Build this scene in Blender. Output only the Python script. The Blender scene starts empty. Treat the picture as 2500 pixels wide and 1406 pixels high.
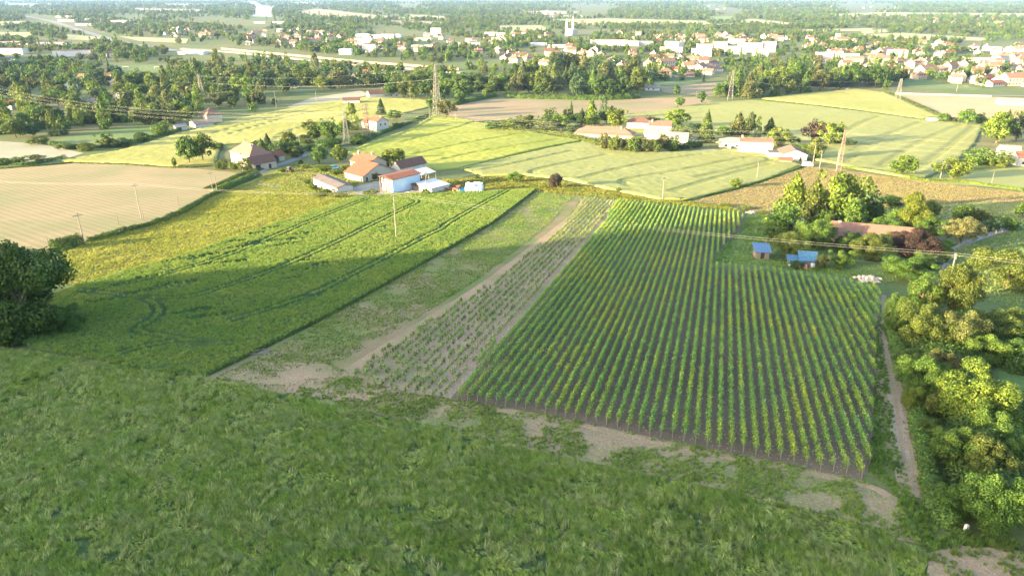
import bpy, math, random
import numpy as np
from mathutils import Vector, Matrix
sc = bpy.context.scene
R = math.radians
# ------------------------------------------------------------------ camera, sky, sun, exposure
F = 1689.0; PIT = R(22.94); CZ = 43.3           # focal length in photo pixels, downward pitch, camera height
cam_d = bpy.data.cameras.new('camera'); cam = bpy.data.objects.new('camera', cam_d)
sc.collection.objects.link(cam); sc.camera = cam
cam.location = (0, 0, CZ); cam.rotation_euler = (R(90) - PIT, 0, 0)
cam_d.sensor_width = 36; cam_d.lens = 36 * F / 2500; cam_d.clip_start = 0.5; cam_d.clip_end = 60000
SUN_EL = R(10.5); SUN_AZ = R(24)                 # light travels towards +x, turned SUN_AZ towards +y
wd = bpy.data.worlds.new('World'); sc.world = wd; wd.use_nodes = True
nt = wd.node_tree; bg = nt.nodes['Background']
sky = nt.nodes.new('ShaderNodeTexSky'); sky.sky_type = 'NISHITA'; sky.sun_disc = False
sky.sun_elevation = SUN_EL; sky.sun_rotation = R(246); sky.air_density = 1.0; sky.dust_density = 2.5; sky.ozone_density = 1.0
nt.links.new(sky.outputs[0], bg.inputs[0]); bg.inputs[1].default_value = 0.14
sl = bpy.data.lights.new('sun', 'SUN'); sl.energy = 5.0; sl.angle = R(0.53); sl.color = (1.0, 0.78, 0.44)
so = bpy.data.objects.new('sun', sl); sc.collection.objects.link(so); so.location = (-200, -90, 120)
sdir = Vector((math.cos(SUN_AZ) * math.cos(SUN_EL), math.sin(SUN_AZ) * math.cos(SUN_EL), -math.sin(SUN_EL)))
so.rotation_euler = sdir.to_track_quat('-Z', 'Y').to_euler()
sc.view_settings.view_transform = 'Standard'; sc.view_settings.look = 'None'
sc.view_settings.gamma = 1.0; sc.view_settings.exposure = 2.9; sc.view_settings.use_curve_mapping = False
sc.render.engine = 'CYCLES'; sc.cycles.use_denoising = True
sc.cycles.max_bounces = 6; sc.cycles.diffuse_bounces = 3; sc.cycles.transmission_bounces = 3
sc.cycles.volume_bounces = 1; sc.cycles.transparent_max_bounces = 4

# ------------------------------------------------------------------ terrain and helpers
cp, sp = math.cos(PIT), math.sin(PIT)
su_, cu_ = math.sin(SUN_AZ), math.cos(SUN_AZ)

def vnoise(x, y, scale, seed=0, octaves=3):
    x = np.asarray(x, float) / scale; y = np.asarray(y, float) / scale
    out = 0; amp = 1.0; tot = 0
    for o in range(octaves):
        xi = np.floor(x).astype(np.int64); yi = np.floor(y).astype(np.int64)
        fx = x - xi; fy = y - yi; fx = fx * fx * (3 - 2 * fx); fy = fy * fy * (3 - 2 * fy)
        def h(a, b):
            n = (a * 374761393 + b * 668265263 + (seed + o * 17) * 974634777) & 0xffffffff
            n = ((n ^ (n >> 13)) * 1274126177) & 0xffffffff
            return ((n ^ (n >> 16)) & 0xffff) / 65535.0
        v = (h(xi, yi) * (1 - fx) + h(xi + 1, yi) * fx) * (1 - fy) + (h(xi, yi + 1) * (1 - fx) + h(xi + 1, yi + 1) * fx) * fy
        out = out + v * amp; tot += amp; amp *= 0.5; x = x * 2.03 + 11.3; y = y * 2.03 + 5.7
    return out / tot

def smooth(t):
    t = np.clip(t, 0, 1); return t * t * (3 - 2 * t)

def G0(x, y):
    y = np.asarray(y, float)
    z = -0.1075 * y
    z = np.where(y > 220, -23.65 - 24 * (1 - np.exp(-(np.maximum(y, 220) - 220) / 223.)), z)
    return np.where(y < -100, 10.75 + 24 * (1 - np.exp((np.minimum(y, -100) + 100) / 223.)), z)

def G(x, y):
    """ground height: the slope under the camera, the plain, and the hill to the west that shades the foreground"""
    x = np.asarray(x, float); z = G0(x, y); y = np.asarray(y, float)
    u = x * cu_ + y * su_; v = -x * su_ + y * cu_
    edge = 176 + 6 * (vnoise(u, v, 60, 5, 2) - .5)
    b = np.exp(-((u + 330) / 70) ** 2) * smooth((edge - v) / 22) * smooth((v + 900) / 300)
    crest = 71.5 + 3.5 * (vnoise(v, u * .2, 25, 9, 3) - .5)
    z = z + np.maximum(crest - z, 0) * b
    b2 = np.exp(-((u + 950) / 110) ** 2) * smooth((v - 560) / 60) * smooth((1600 - v) / 250)   # a farther unseen hill, added to shade the left wood
    return z + np.maximum(110 + 8 * (vnoise(v, u * .2, 60, 19, 3) - .5) - z, 0) * b2

def Pn(px, py, h=0.0):
    """photo pixel -> point on the terrain (lifted by h)"""
    px = np.atleast_1d(np.asarray(px, float)); py = np.atleast_1d(np.asarray(py, float))
    a = (px - 1250) / F; b = (703 - py) / F
    dy = cp + b * sp; dz = -sp + b * cp
    lo = np.full(px.shape, 1.0); hi = np.full(px.shape, 60000.0)
    for i in range(48):
        m = np.sqrt(lo * hi)
        up = CZ + dz * m > G0(a * m, dy * m) + h
        lo = np.where(up, m, lo); hi = np.where(up, hi, m)
    return a * lo, dy * lo, CZ + dz * lo, lo

def P(px, py, h=0.0):
    x, y, z, t = Pn(px, py, h); return Vector((x[0], y[0], z[0]))

def ppm(px, py):
    return F / Pn(px, py)[3][0]

def proj(x, y, z):
    x = np.asarray(x, float); y = np.asarray(y, float); z = np.asarray(z, float) - CZ
    d = y * cp - z * sp; up = y * sp + z * cp
    return 1250 + F * x / d, 703 - F * up / d

def Gz(x, y):
    return float(G(x, y))

def inpoly(x, y, poly):
    x = np.asarray(x, float); y = np.asarray(y, float); r = np.zeros(x.shape, bool)
    n = len(poly)
    for i in range(n):
        x0, y0 = poly[i]; x1, y1 = poly[(i + 1) % n]
        c = (y0 > y) != (y1 > y)
        if abs(y1 - y0) < 1e-12: continue
        r ^= c & (x < (x1 - x0) * (y - y0) / (y1 - y0) + x0)
    return r

def segdist(x, y, pts, closed=False):
    d = np.full(np.shape(x), 1e9); bx = np.zeros(np.shape(x)); by = np.zeros(np.shape(x))
    n = len(pts)
    for i in range(n if closed else n - 1):
        ax, ay = pts[i]; cx, cy = pts[(i + 1) % n]
        ex, ey = cx - ax, cy - ay; l2 = ex * ex + ey * ey + 1e-12
        t = np.clip(((x - ax) * ex + (y - ay) * ey) / l2, 0, 1)
        qx = ax + t * ex; qy = ay + t * ey; dd = np.hypot(x - qx, y - qy)
        m = dd < d; d = np.where(m, dd, d); bx = np.where(m, qx, bx); by = np.where(m, qy, by)
    return d, bx, by

def densify(poly, n, closed=True):
    out = []; m = len(poly)
    for i in range(m if closed else m - 1):
        a = poly[i]; b = poly[(i + 1) % m]
        for k in range(n): out.append((a[0] + (b[0] - a[0]) * k / n, a[1] + (b[1] - a[1]) * k / n))
    if not closed: out.append(poly[-1])
    return out

def wpoly(poly, n=4, closed=True):
    q = densify(poly, n, closed); x, y, z, t = Pn([p[0] for p in q], [p[1] for p in q])
    return list(zip(x, y))

def spline(pts, n=6):
    """Catmull-Rom through the points"""
    p = [pts[0]] + list(pts) + [pts[-1]]; out = []
    for i in range(1, len(p) - 2):
        for k in range(n):
            t = k / n
            out.append(tuple(0.5 * (2 * p[i][j] + (p[i + 1][j] - p[i - 1][j]) * t + (2 * p[i - 1][j] - 5 * p[i][j] + 4 * p[i + 1][j] - p[i + 2][j]) * t * t + (3 * p[i][j] - p[i - 1][j] - 3 * p[i + 1][j] + p[i + 2][j]) * t ** 3) for j in range(len(p[i]))))
    out.append(tuple(pts[-1])); return out

def mesh_np(name, V, Fc, mats=(), mi=None, smooth_=False):
    """V (n,3), Fc (m,3|4) -> mesh"""
    V = np.asarray(V, np.float32); Fc = np.asarray(Fc, np.int32); k = Fc.shape[1]
    me = bpy.data.meshes.new(name)
    me.vertices.add(len(V)); me.vertices.foreach_set('co', V.ravel())
    me.loops.add(Fc.size); me.loops.foreach_set('vertex_index', Fc.ravel())
    me.polygons.add(len(Fc)); me.polygons.foreach_set('loop_start', np.arange(0, Fc.size, k, dtype=np.int32))
    for m in mats: me.materials.append(m)
    if mi is not None: me.polygons.foreach_set('material_index', np.asarray(mi, np.int32))
    if smooth_: me.polygons.foreach_set('use_smooth', np.ones(len(Fc), bool))
    me.update(calc_edges=True); me.validate()
    return me

def tag(o, label=None, cat=None, group=None, kind=None):
    if label: o['label'] = label
    if cat: o['category'] = cat
    if group: o['group'] = group
    if kind: o['kind'] = kind
    return o

def obj(name, me, parent=None, label=None, cat=None, group=None, kind=None, loc=None):
    o = bpy.data.objects.new(name, me); sc.collection.objects.link(o)
    if parent is not None: o.parent = parent
    if loc is not None: o.location = loc
    return tag(o, label, cat, group, kind)

def empty(name, loc, rz=0, scale=(1, 1, 1), label=None, cat=None, group=None):
    o = obj(name, None, None, label, cat, group, loc=loc)
    o.rotation_euler = (0, 0, rz); o.scale = scale; o.empty_display_size = .2
    return o

class MB:
    """collects boxes, prisms and tubes into one mesh"""
    def __init__(s): s.v = []; s.f = []; s.m = []
    def add(s, vs, fs, mi=0):
        b = len(s.v); s.v += [tuple(v) for v in vs]; s.f += [tuple(i + b for i in f) for f in fs]; s.m += [mi] * len(fs); return s
    def box(s, x0, x1, y0, y1, z0, z1, mi=0):
        return s.add([(x0, y0, z0), (x1, y0, z0), (x1, y1, z0), (x0, y1, z0), (x0, y0, z1), (x1, y0, z1), (x1, y1, z1), (x0, y1, z1)],
                     [(3, 2, 1, 0), (4, 5, 6, 7), (0, 1, 5, 4), (1, 2, 6, 5), (2, 3, 7, 6), (3, 0, 4, 7)], mi)
    def prism(s, sec, x0, x1, mi=0, axis='x'):
        """section [(a,z)] extruded along x (a=y) or y (a=x)"""
        n = len(sec)
        if axis == 'x': vs = [(x0, a, z) for a, z in sec] + [(x1, a, z) for a, z in sec]
        else: vs = [(a, x0, z) for a, z in sec] + [(a, x1, z) for a, z in sec]
        fs = [(i, (i + 1) % n, (i + 1) % n + n, i + n) for i in range(n)] + [tuple(range(n))[::-1], tuple(range(n, 2 * n))]
        return s.add(vs, fs, mi)
    def tube(s, a, b, r0, r1=None, n=6, mi=0):
        r1 = r0 if r1 is None else r1; a = Vector(a); b = Vector(b); d = (b - a)
        if d.length < 1e-6: return s
        d.normalize(); u = d.orthogonal().normalized(); w = d.cross(u)
        vs = [a + (u * math.cos(t) + w * math.sin(t)) * r0 for t in [2 * math.pi * i / n for i in range(n)]]
        vs += [b + (u * math.cos(t) + w * math.sin(t)) * r1 for t in [2 * math.pi * i / n for i in range(n)]]
        return s.add(vs, [(i, (i + 1) % n, (i + 1) % n + n, i + n) for i in range(n)] + [tuple(range(n))[::-1], tuple(range(n, 2 * n))], mi)
    def mesh(s, name, *mats):
        me = bpy.data.meshes.new(name); me.from_pydata(s.v, [], s.f)
        for m in mats: me.materials.append(m)
        me.polygons.foreach_set('material_index', s.m); me.update(); return me

# ------------------------------------------------------------------ materials
def newmat(name):
    m = bpy.data.materials.new(name); m.use_nodes = True; n = m.node_tree.nodes; n.clear()
    return m, n, m.node_tree.links

def noise_node(n, l, scale, detail=4, rough=.55, vec=None):
    t = n.new('ShaderNodeTexNoise'); t.inputs['Scale'].default_value = scale; t.inputs['Detail'].default_value = detail; t.inputs['Roughness'].default_value = rough
    if vec is not None: l.new(vec, t.inputs['Vector'])
    return t.outputs['Fac']

def ramp(n, l, fac, stops):
    r = n.new('ShaderNodeValToRGB'); e = r.color_ramp.elements
    while len(e) < len(stops): e.new(.5)
    for i, (p, c) in enumerate(stops): e[i].position = p; e[i].color = (*c, 1)
    l.new(fac, r.inputs[0]); return r.outputs[0]

def mixc(n, l, fac, a, b, mode='MIX'):
    m = n.new('ShaderNodeMix'); m.data_type = 'RGBA'; m.blend_type = mode
    for s, v in ((m.inputs[0], fac), (m.inputs[6], a), (m.inputs[7], b)):
        if hasattr(v, 'links'): l.new(v, s)
        elif isinstance(v, (int, float)): s.default_value = v
        else: s.default_value = (*v, 1)
    return m.outputs[2]

def math_(n, l, op, a, b=None):
    m = n.new('ShaderNodeMath'); m.operation = op
    for s, v in zip(m.inputs, (a, b)):
        if v is None: continue
        if hasattr(v, 'links'): l.new(v, s)
        else: s.default_value = v
    return m.outputs[0]

def gmat(name, c1, c2, c3=None, s1=12., s2=.6, contrast=.35, bump=.15, stripe=None, rough=.9, s3=60., coord='pos'):
    """natural surface: three colours in two noise scales, fine mottling, optional faint stripes (angle, period, strength)"""
    m, n, l = newmat(name); c3 = c3 or c1
    geo = n.new('ShaderNodeNewGeometry'); pos = geo.outputs['Position']
    f1 = noise_node(n, l, 1 / s1, 4, .6, pos); f3 = noise_node(n, l, 1 / s3, 3, .5, pos); f2 = noise_node(n, l, 1 / s2, 5, .7, pos)
    col = ramp(n, l, f1, [(.32, c1), (.68, c2)])
    k = ramp(n, l, f3, [(.42, (0, 0, 0)), (.64, (1, 1, 1))])
    col = mixc(n, l, k, col, c3)
    lo = 1 - contrast; hi = 1 + contrast
    g = ramp(n, l, f2, [(.25, (lo,) * 3), (.75, (hi,) * 3)])
    col = mixc(n, l, 1.0, col, g, 'MULTIPLY')
    if stripe:
        ang, per, st = stripe
        sx = n.new('ShaderNodeSeparateXYZ'); l.new(pos, sx.inputs[0])
        a = math_(n, l, 'ADD', math_(n, l, 'MULTIPLY', sx.outputs[0], -math.sin(ang) * 2 * math.pi / per), math_(n, l, 'MULTIPLY', sx.outputs[1], math.cos(ang) * 2 * math.pi / per))
        a = math_(n, l, 'ADD', a, math_(n, l, 'MULTIPLY', f1, 1.5))
        w = math_(n, l, 'SINE', a)
        w = math_(n, l, 'MULTIPLY', math_(n, l, 'ADD', math_(n, l, 'MULTIPLY', w, .5), .5), noise_node(n, l, .12, 3, .6, pos))
        col = mixc(n, l, math_(n, l, 'MULTIPLY', w, st), col, tuple(x * .45 for x in c1))
    bs = n.new('ShaderNodeBsdfPrincipled'); bs.inputs['Roughness'].default_value = rough; bs.inputs['Specular IOR Level'].default_value = .15
    l.new(col, bs.inputs['Base Color'])
    if bump:
        b = n.new('ShaderNodeBump'); b.inputs['Strength'].default_value = bump; b.inputs['Distance'].default_value = s2 * .4
        l.new(f2, b.inputs['Height']); l.new(b.outputs[0], bs.inputs['Normal'])
    o = n.new('ShaderNodeOutputMaterial'); l.new(bs.outputs[0], o.inputs[0]); return m

def pmat(name, col, rough=.7, metal=0., var=.18, s=1.2, spec=.3, bump=0., dirt=None):
    """made surface: one colour with weathering blotches; dirt = second colour in patches"""
    m, n, l = newmat(name)
    tc = n.new('ShaderNodeTexCoord'); f = noise_node(n, l, 1 / s, 5, .65, tc.outputs['Object'])
    c = ramp(n, l, f, [(.3, tuple(x * (1 - var) for x in col)), (.7, tuple(min(1, x * (1 + var)) for x in col))])
    if dirt:
        f2 = noise_node(n, l, .7 / s, 6, .7, tc.outputs['Object'])
        c = mixc(n, l, ramp(n, l, f2, [(.5, (0, 0, 0)), (.66, (1, 1, 1))]), c, dirt)
    bs = n.new('ShaderNodeBsdfPrincipled'); bs.inputs['Roughness'].default_value = rough; bs.inputs['Metallic'].default_value = metal
    bs.inputs['Specular IOR Level'].default_value = spec; l.new(c, bs.inputs['Base Color'])
    if bump:
        b = n.new('ShaderNodeBump'); b.inputs['Strength'].default_value = bump; b.inputs['Distance'].default_value = .05
        l.new(f, b.inputs['Height']); l.new(b.outputs[0], bs.inputs['Normal'])
    o = n.new('ShaderNodeOutputMaterial'); l.new(bs.outputs[0], o.inputs[0]); return m

def tilemat(name, col, col2, per=.45):
    """weathered clay tile roof: rows as fine relief"""
    m, n, l = newmat(name); tc = n.new('ShaderNodeTexCoord'); v = tc.outputs['Object']
    f = noise_node(n, l, .9, 5, .7, v); f2 = noise_node(n, l, 4., 3, .6, v)
    c = ramp(n, l, f, [(.3, col), (.7, col2)]); c = mixc(n, l, 1., c, ramp(n, l, f2, [(.3, (.75,) * 3), (.7, (1.2,) * 3)]), 'MULTIPLY')
    w = n.new('ShaderNodeTexWave'); w.inputs['Scale'].default_value = 1 / per; w.bands_direction = 'X'; l.new(v, w.inputs['Vector'])
    bs = n.new('ShaderNodeBsdfPrincipled'); bs.inputs['Roughness'].default_value = .85; l.new(c, bs.inputs['Base Color']); bs.inputs['Specular IOR Level'].default_value = .2
    b = n.new('ShaderNodeBump'); b.inputs['Strength'].default_value = .4; b.inputs['Distance'].default_value = .06; l.new(w.outputs['Fac'], b.inputs['Height']); l.new(b.outputs[0], bs.inputs['Normal'])
    o = n.new('ShaderNodeOutputMaterial'); l.new(bs.outputs[0], o.inputs[0]); return m

def leafmat(name, var=.45, trans=.35, src='inst', rough=.6, clump=False):
    """foliage: colour from the thing's own tint, varied leaf by leaf, light passes through"""
    m, n, l = newmat(name)
    a = n.new('ShaderNodeAttribute'); a.attribute_name = 'tint'; a.attribute_type = 'INSTANCER' if src == 'inst' else 'GEOMETRY'
    geo = n.new('ShaderNodeNewGeometry'); rnd = geo.outputs['Random Per Island']
    g = ramp(n, l, rnd, [(0, (1 - var, 1 - var, 1 - var)), (.75, (1.1, 1.1, 1.0)), (1, (1 + var * 1.25, 1 + var, .9))])
    c = mixc(n, l, 1., a.outputs['Color'], g, 'MULTIPLY')
    if clump:
        tc = n.new('ShaderNodeTexCoord'); cf = noise_node(n, l, 5.5, 2, .5, tc.outputs['Object'])
        c = mixc(n, l, 1., c, ramp(n, l, cf, [(.36, (.58, .66, .62)), (.5, (.95, .97, .95)), (.66, (1.3, 1.2, 1.05))]), 'MULTIPLY')
    d = n.new('ShaderNodeBsdfPrincipled'); d.inputs['Roughness'].default_value = rough; d.inputs['Specular IOR Level'].default_value = .2; l.new(c, d.inputs['Base Color'])
    t = n.new('ShaderNodeBsdfTranslucent'); c2 = mixc(n, l, 1., c, (1.25, 1.2, .6), 'MULTIPLY'); l.new(c2, t.inputs['Color'])
    mx = n.new('ShaderNodeMixShader'); mx.inputs[0].default_value = trans; l.new(d.outputs[0], mx.inputs[1]); l.new(t.outputs[0], mx.inputs[2])
    o = n.new('ShaderNodeOutputMaterial'); l.new(mx.outputs[0], o.inputs[0]); return m

M = {}
M['leaf'] = leafmat('tree leaves', .5, .28, clump=True); M['vine'] = leafmat('vine leaves', .35, .35, 'geo'); M['hedge'] = leafmat('hedge leaves', .45, .3, 'geo')
M['blade'] = leafmat('grass blades', .5, .3)
M['bark'] = pmat('bark', (.11, .085, .06), .95, var=.3, s=.3, spec=.05)
M['ground'] = gmat('ground grass', (.075, .105, .03), (.10, .125, .04), (.125, .12, .045), 14, .8, .35, .2, s3=90)
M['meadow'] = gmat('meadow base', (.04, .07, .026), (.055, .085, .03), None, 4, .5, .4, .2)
M['wheat1'] = gmat('green barley', (.035, .075, .022), (.05, .09, .026), (.045, .08, .022), 7, .45, .5, 0, s3=40)
M['wheat2'] = gmat('ripening barley', (.20, .23, .035), (.27, .27, .05), (.17, .20, .035), 18, 1., .25, 0, s3=60)
M['wheat3'] = gmat('pale wheat', (.19, .205, .065), (.225, .23, .08), (.20, .205, .06), 30, 1.2, .2, 0, s3=80)
M['wheat4'] = gmat('yellow barley', (.235, .235, .06), (.29, .265, .08), (.22, .225, .055), 25, 1.4, .22, 0, s3=70)
M['soil_tan'] = gmat('sown tan soil', (.255, .20, .105), (.285, .225, .12), (.215, .195, .09), 22, .7, .16, .25, stripe=(R(-38), 2.6, .6), s3=30)
M['soil_brown'] = gmat('brown field', (.22, .165, .10), (.25, .19, .11), (.19, .17, .09), 30, 1.2, .14, .1, stripe=(R(10), 6, .16), s3=70)
M['soil_red'] = gmat('orange tan field', (.33, .23, .13), (.37, .26, .15), (.29, .235, .12), 40, 1.2, .12, .1, stripe=(R(20), 8, .12), s3=90)
M['vinesoil'] = gmat('vineyard soil', (.105, .082, .058), (.125, .097, .068), (.15, .115, .08), 6, .35, .35, .6, s3=25)
M['youngsoil'] = gmat('young vine soil', (.26, .19, .125), (.30, .225, .15), (.20, .175, .09), 5, .4, .45, .5, s3=18)
M['verge'] = gmat('trodden verge', (.11, .145, .04), (.18, .15, .08), (.235, .175, .105), 2.4, .35, .45, .4, s3=11)
M['fallow'] = gmat('weedy fallow', (.10, .135, .035), (.14, .145, .05), (.205, .15, .085), 4, .4, .35, .4, s3=14)
M['dirt'] = gmat('dirt track', (.25, .175, .11), (.285, .205, .13), (.195, .165, .085), 2, .3, .4, .4, s3=9)
M['gravel'] = gmat('gravel track', (.24, .19, .135), (.30, .245, .18), (.20, .155, .095), 2.5, .22, .45, .5, s3=12)
M['dry'] = gmat('dry meadow', (.18, .15, .08), (.205, .165, .092), (.155, .15, .06), 9, .9, .25, .3, s3=35)
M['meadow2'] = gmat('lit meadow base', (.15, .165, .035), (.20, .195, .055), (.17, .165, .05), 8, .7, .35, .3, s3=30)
M['pasture'] = gmat('pasture', (.075, .125, .035), (.10, .15, .045), (.12, .15, .05), 20, 1.2, .25, .2, s3=60)
M['strip'] = gmat('mown grass', (.085, .15, .03), (.12, .18, .045), (.14, .165, .06), 6, .5, .25, .3, s3=16)
M['greyfield'] = gmat('grey seed field', (.27, .245, .17), (.32, .28, .20), (.22, .215, .14), 12, 1, .25, .2)
M['asphalt'] = gmat('old asphalt', (.17, .165, .16), (.20, .195, .185), None, 6, .3, .15, .1)
M['yard'] = gmat('farm yard gravel', (.25, .225, .185), (.30, .27, .225), (.20, .18, .14), 5, .5, .2, .3, s3=14)

def sheet(name, poly, mat, res, lift=.05, hfun=None, skirt=0., n=4, **kw):
    """a field sheet that follows the terrain; hfun(x,y,edge_distance) adds crop height"""
    W = wpoly(poly, n); wx = [p[0] for p in W]; wy = [p[1] for p in W]
    gx = np.arange(min(wx) - res, max(wx) + 2 * res, res); gy = np.arange(min(wy) - res, max(wy) + 2 * res, res)
    X, Y = np.meshgrid(gx, gy); ins = inpoly(X, Y, W)
    keep = ins[:-1, :-1] | ins[1:, :-1] | ins[:-1, 1:] | ins[1:, 1:]
    idx = np.arange(X.size).reshape(X.shape)
    q = np.stack([idx[:-1, :-1][keep], idx[:-1, 1:][keep], idx[1:, 1:][keep], idx[1:, :-1][keep]], 1)
    used, inv = np.unique(q, return_inverse=True); q = inv.reshape(q.shape)
    x = X.ravel()[used].copy(); y = Y.ravel()[used].copy(); i_ = ins.ravel()[used]
    o_ = ~i_
    d, bx, by = segdist(x[o_], y[o_], W, True)
    x[o_] = bx; y[o_] = by
    z = G0(x, y) + lift
    if hfun is not None:
        ed = np.zeros(len(x)); ed[i_] = segdist(x[i_], y[i_], W, True)[0]
        z = z + hfun(x, y, ed)
    V = np.stack([x, y, z], 1); Fc = q
    if skirt:
        e = np.concatenate([q[:, [0, 1]], q[:, [1, 2]], q[:, [2, 3]], q[:, [3, 0]]]); es = np.sort(e, 1)
        key = es[:, 0].astype(np.int64) * len(V) + es[:, 1]; u_, inv_, c_ = np.unique(key, return_inverse=True, return_counts=True)
        be = e[c_[inv_] == 1]
        low = V.copy(); low[:, 2] = G0(x, y) - .1
        b0 = len(V); V = np.concatenate([V, low]); Fc = np.concatenate([q, np.stack([be[:, 1], be[:, 0], be[:, 0] + b0, be[:, 1] + b0], 1)])
    return obj(name, mesh_np(name, V, Fc, [mat]), **kw)

def ribbon(name, pts, width, mat, lift=.09, n=6, thick=0., **kw):
    """a road or track along photo points, laid on the terrain"""
    W = wpoly(spline(pts, n), 1, False); out = []; k = len(W)
    for i in range(k):
        a = W[max(0, i - 1)]; b = W[min(k - 1, i + 1)]; dx, dy = b[0] - a[0], b[1] - a[1]; L = math.hypot(dx, dy) or 1
        nx, ny = -dy / L, dx / L; w = width if not callable(width) else width(i / (k - 1))
        for s in np.linspace(-.5, .5, 5):
            j = w * (s + (.06 * (vnoise(i * 3.1, s * 7, 2, 3, 1) - .5) if abs(s) == .5 else 0))
            px, py = W[i][0] + nx * j, W[i][1] + ny * j
            out.append((px, py, float(G0(px, py)) + lift))
    q = [(i * 5 + j, i * 5 + j + 1, i * 5 + j + 6, i * 5 + j + 5) for i in range(k - 1) for j in range(4)]
    return obj(name, mesh_np(name, out, [f[::-1] for f in q], [mat]), **kw)

def quadcloud(C, N, size, rng, aspect=1.35):
    """leaf quads at C facing roughly N"""
    N = N / (np.linalg.norm(N, axis=1, keepdims=True) + 1e-9)
    r = rng.normal(size=N.shape); U = np.cross(N, r); U /= np.linalg.norm(U, axis=1, keepdims=True) + 1e-9; W = np.cross(N, U)
    s = np.asarray(size).reshape(-1, 1) * .5
    U = U * s * aspect; W = W * s
    V = np.stack([C - U, C - W * .8, C + U, C + W], 1).reshape(-1, 3)
    return V, np.arange(len(V), dtype=np.int32).reshape(-1, 4)

def set_tint(me, cols, per):
    at = me.color_attributes.new('tint', 'FLOAT_COLOR', 'POINT')
    c = np.repeat(np.concatenate([cols, np.ones((len(cols), 1))], 1), per, 0).astype(np.float32); at.data.foreach_set('color', c.ravel())
# ------------------------------------------------------------------ instanced stuff (grass, far trees)
def proto_coll(name, meshes):
    c = bpy.data.collections.new(name)
    for i, me in enumerate(meshes):
        o = bpy.data.objects.new('%s_%02d' % (name, i), me); c.objects.link(o)
    return c

def scatter(name, coll, pts, rot, scl, pidx, tint, label, cat, parent=None):
    n = len(pts); me = bpy.data.meshes.new(name); me.vertices.add(n); me.vertices.foreach_set('co', np.asarray(pts, np.float32).ravel())
    for an, ty, dat, key in (('rot', 'FLOAT_VECTOR', rot, 'vector'), ('scl', 'FLOAT_VECTOR', scl, 'vector'), ('tint', 'FLOAT_VECTOR', tint, 'vector'), ('pidx', 'INT', pidx, 'value')):
        a = me.attributes.new(an, ty, 'POINT'); a.data.foreach_set(key, np.asarray(dat, np.int32 if ty == 'INT' else np.float32).ravel())
    me.update()
    g = bpy.data.node_groups.new(name + ' scatter', 'GeometryNodeTree')
    g.interface.new_socket('Geometry', in_out='INPUT', socket_type='NodeSocketGeometry'); g.interface.new_socket('Geometry', in_out='OUTPUT', socket_type='NodeSocketGeometry')
    N = g.nodes; L = g.links; gi = N.new('NodeGroupInput'); go = N.new('NodeGroupOutput')
    ci = N.new('GeometryNodeCollectionInfo'); ci.inputs['Collection'].default_value = coll; ci.inputs['Separate Children'].default_value = True; ci.inputs['Reset Children'].default_value = True
    ip = N.new('GeometryNodeInstanceOnPoints'); ip.inputs['Pick Instance'].default_value = True
    def na(nm, ty):
        a = N.new('GeometryNodeInputNamedAttribute'); a.data_type = ty; a.inputs['Name'].default_value = nm; return [o for o in a.outputs if o.enabled and o.name == 'Attribute'][0]
    e2r = N.new('FunctionNodeEulerToRotation'); L.new(na('rot', 'FLOAT_VECTOR'), e2r.inputs[0])
    L.new(gi.outputs[0], ip.inputs['Points']); L.new(ci.outputs[0], ip.inputs['Instance']); L.new(na('pidx', 'INT'), ip.inputs['Instance Index'])
    L.new(e2r.outputs[0], ip.inputs['Rotation']); L.new(na('scl', 'FLOAT_VECTOR'), ip.inputs['Scale']); L.new(ip.outputs[0], go.inputs[0])
    o = obj(name, me, parent, label, cat, kind='stuff'); md = o.modifiers.new('scatter', 'NODES'); md.node_group = g
    return o

def tuft_mesh(seed, blades=26, spread=.32, bend=.55, w=.028):
    rng = np.random.default_rng(seed); V = []; Fq = []
    for b in range(blades):
        a = rng.uniform(0, 6.283); r = spread * math.sqrt(rng.uniform()); x0, y0 = r * math.cos(a), r * math.sin(a)
        h = rng.uniform(.55, 1.1); dirx = bend * rng.uniform(.4, 1.3) + rng.normal() * .15; diry = rng.normal() * .28
        wa = rng.uniform(0, 6.283); wx, wy = math.cos(wa) * w, math.sin(wa) * w; k = len(V)
        for t, ww in ((0, 1.), (.5, .85), (1., .15)):
            cx = x0 + dirx * t * t * h; cy = y0 + diry * t * t * h; cz = h * (t - .22 * t * t * abs(dirx))
            V += [(cx - wx * ww, cy - wy * ww, cz), (cx + wx * ww, cy + wy * ww, cz)]
        Fq += [(k, k + 1, k + 3, k + 2), (k + 2, k + 3, k + 5, k + 4)]
    return mesh_np('tuft', V, Fq, [M['blade']])

TUFT = proto_coll('grass_tuft', [tuft_mesh(i) for i in range(5)])
WEED = proto_coll('weed_tuft', [tuft_mesh(20 + i, 26, .34, .3, .034) for i in range(4)])

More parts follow.
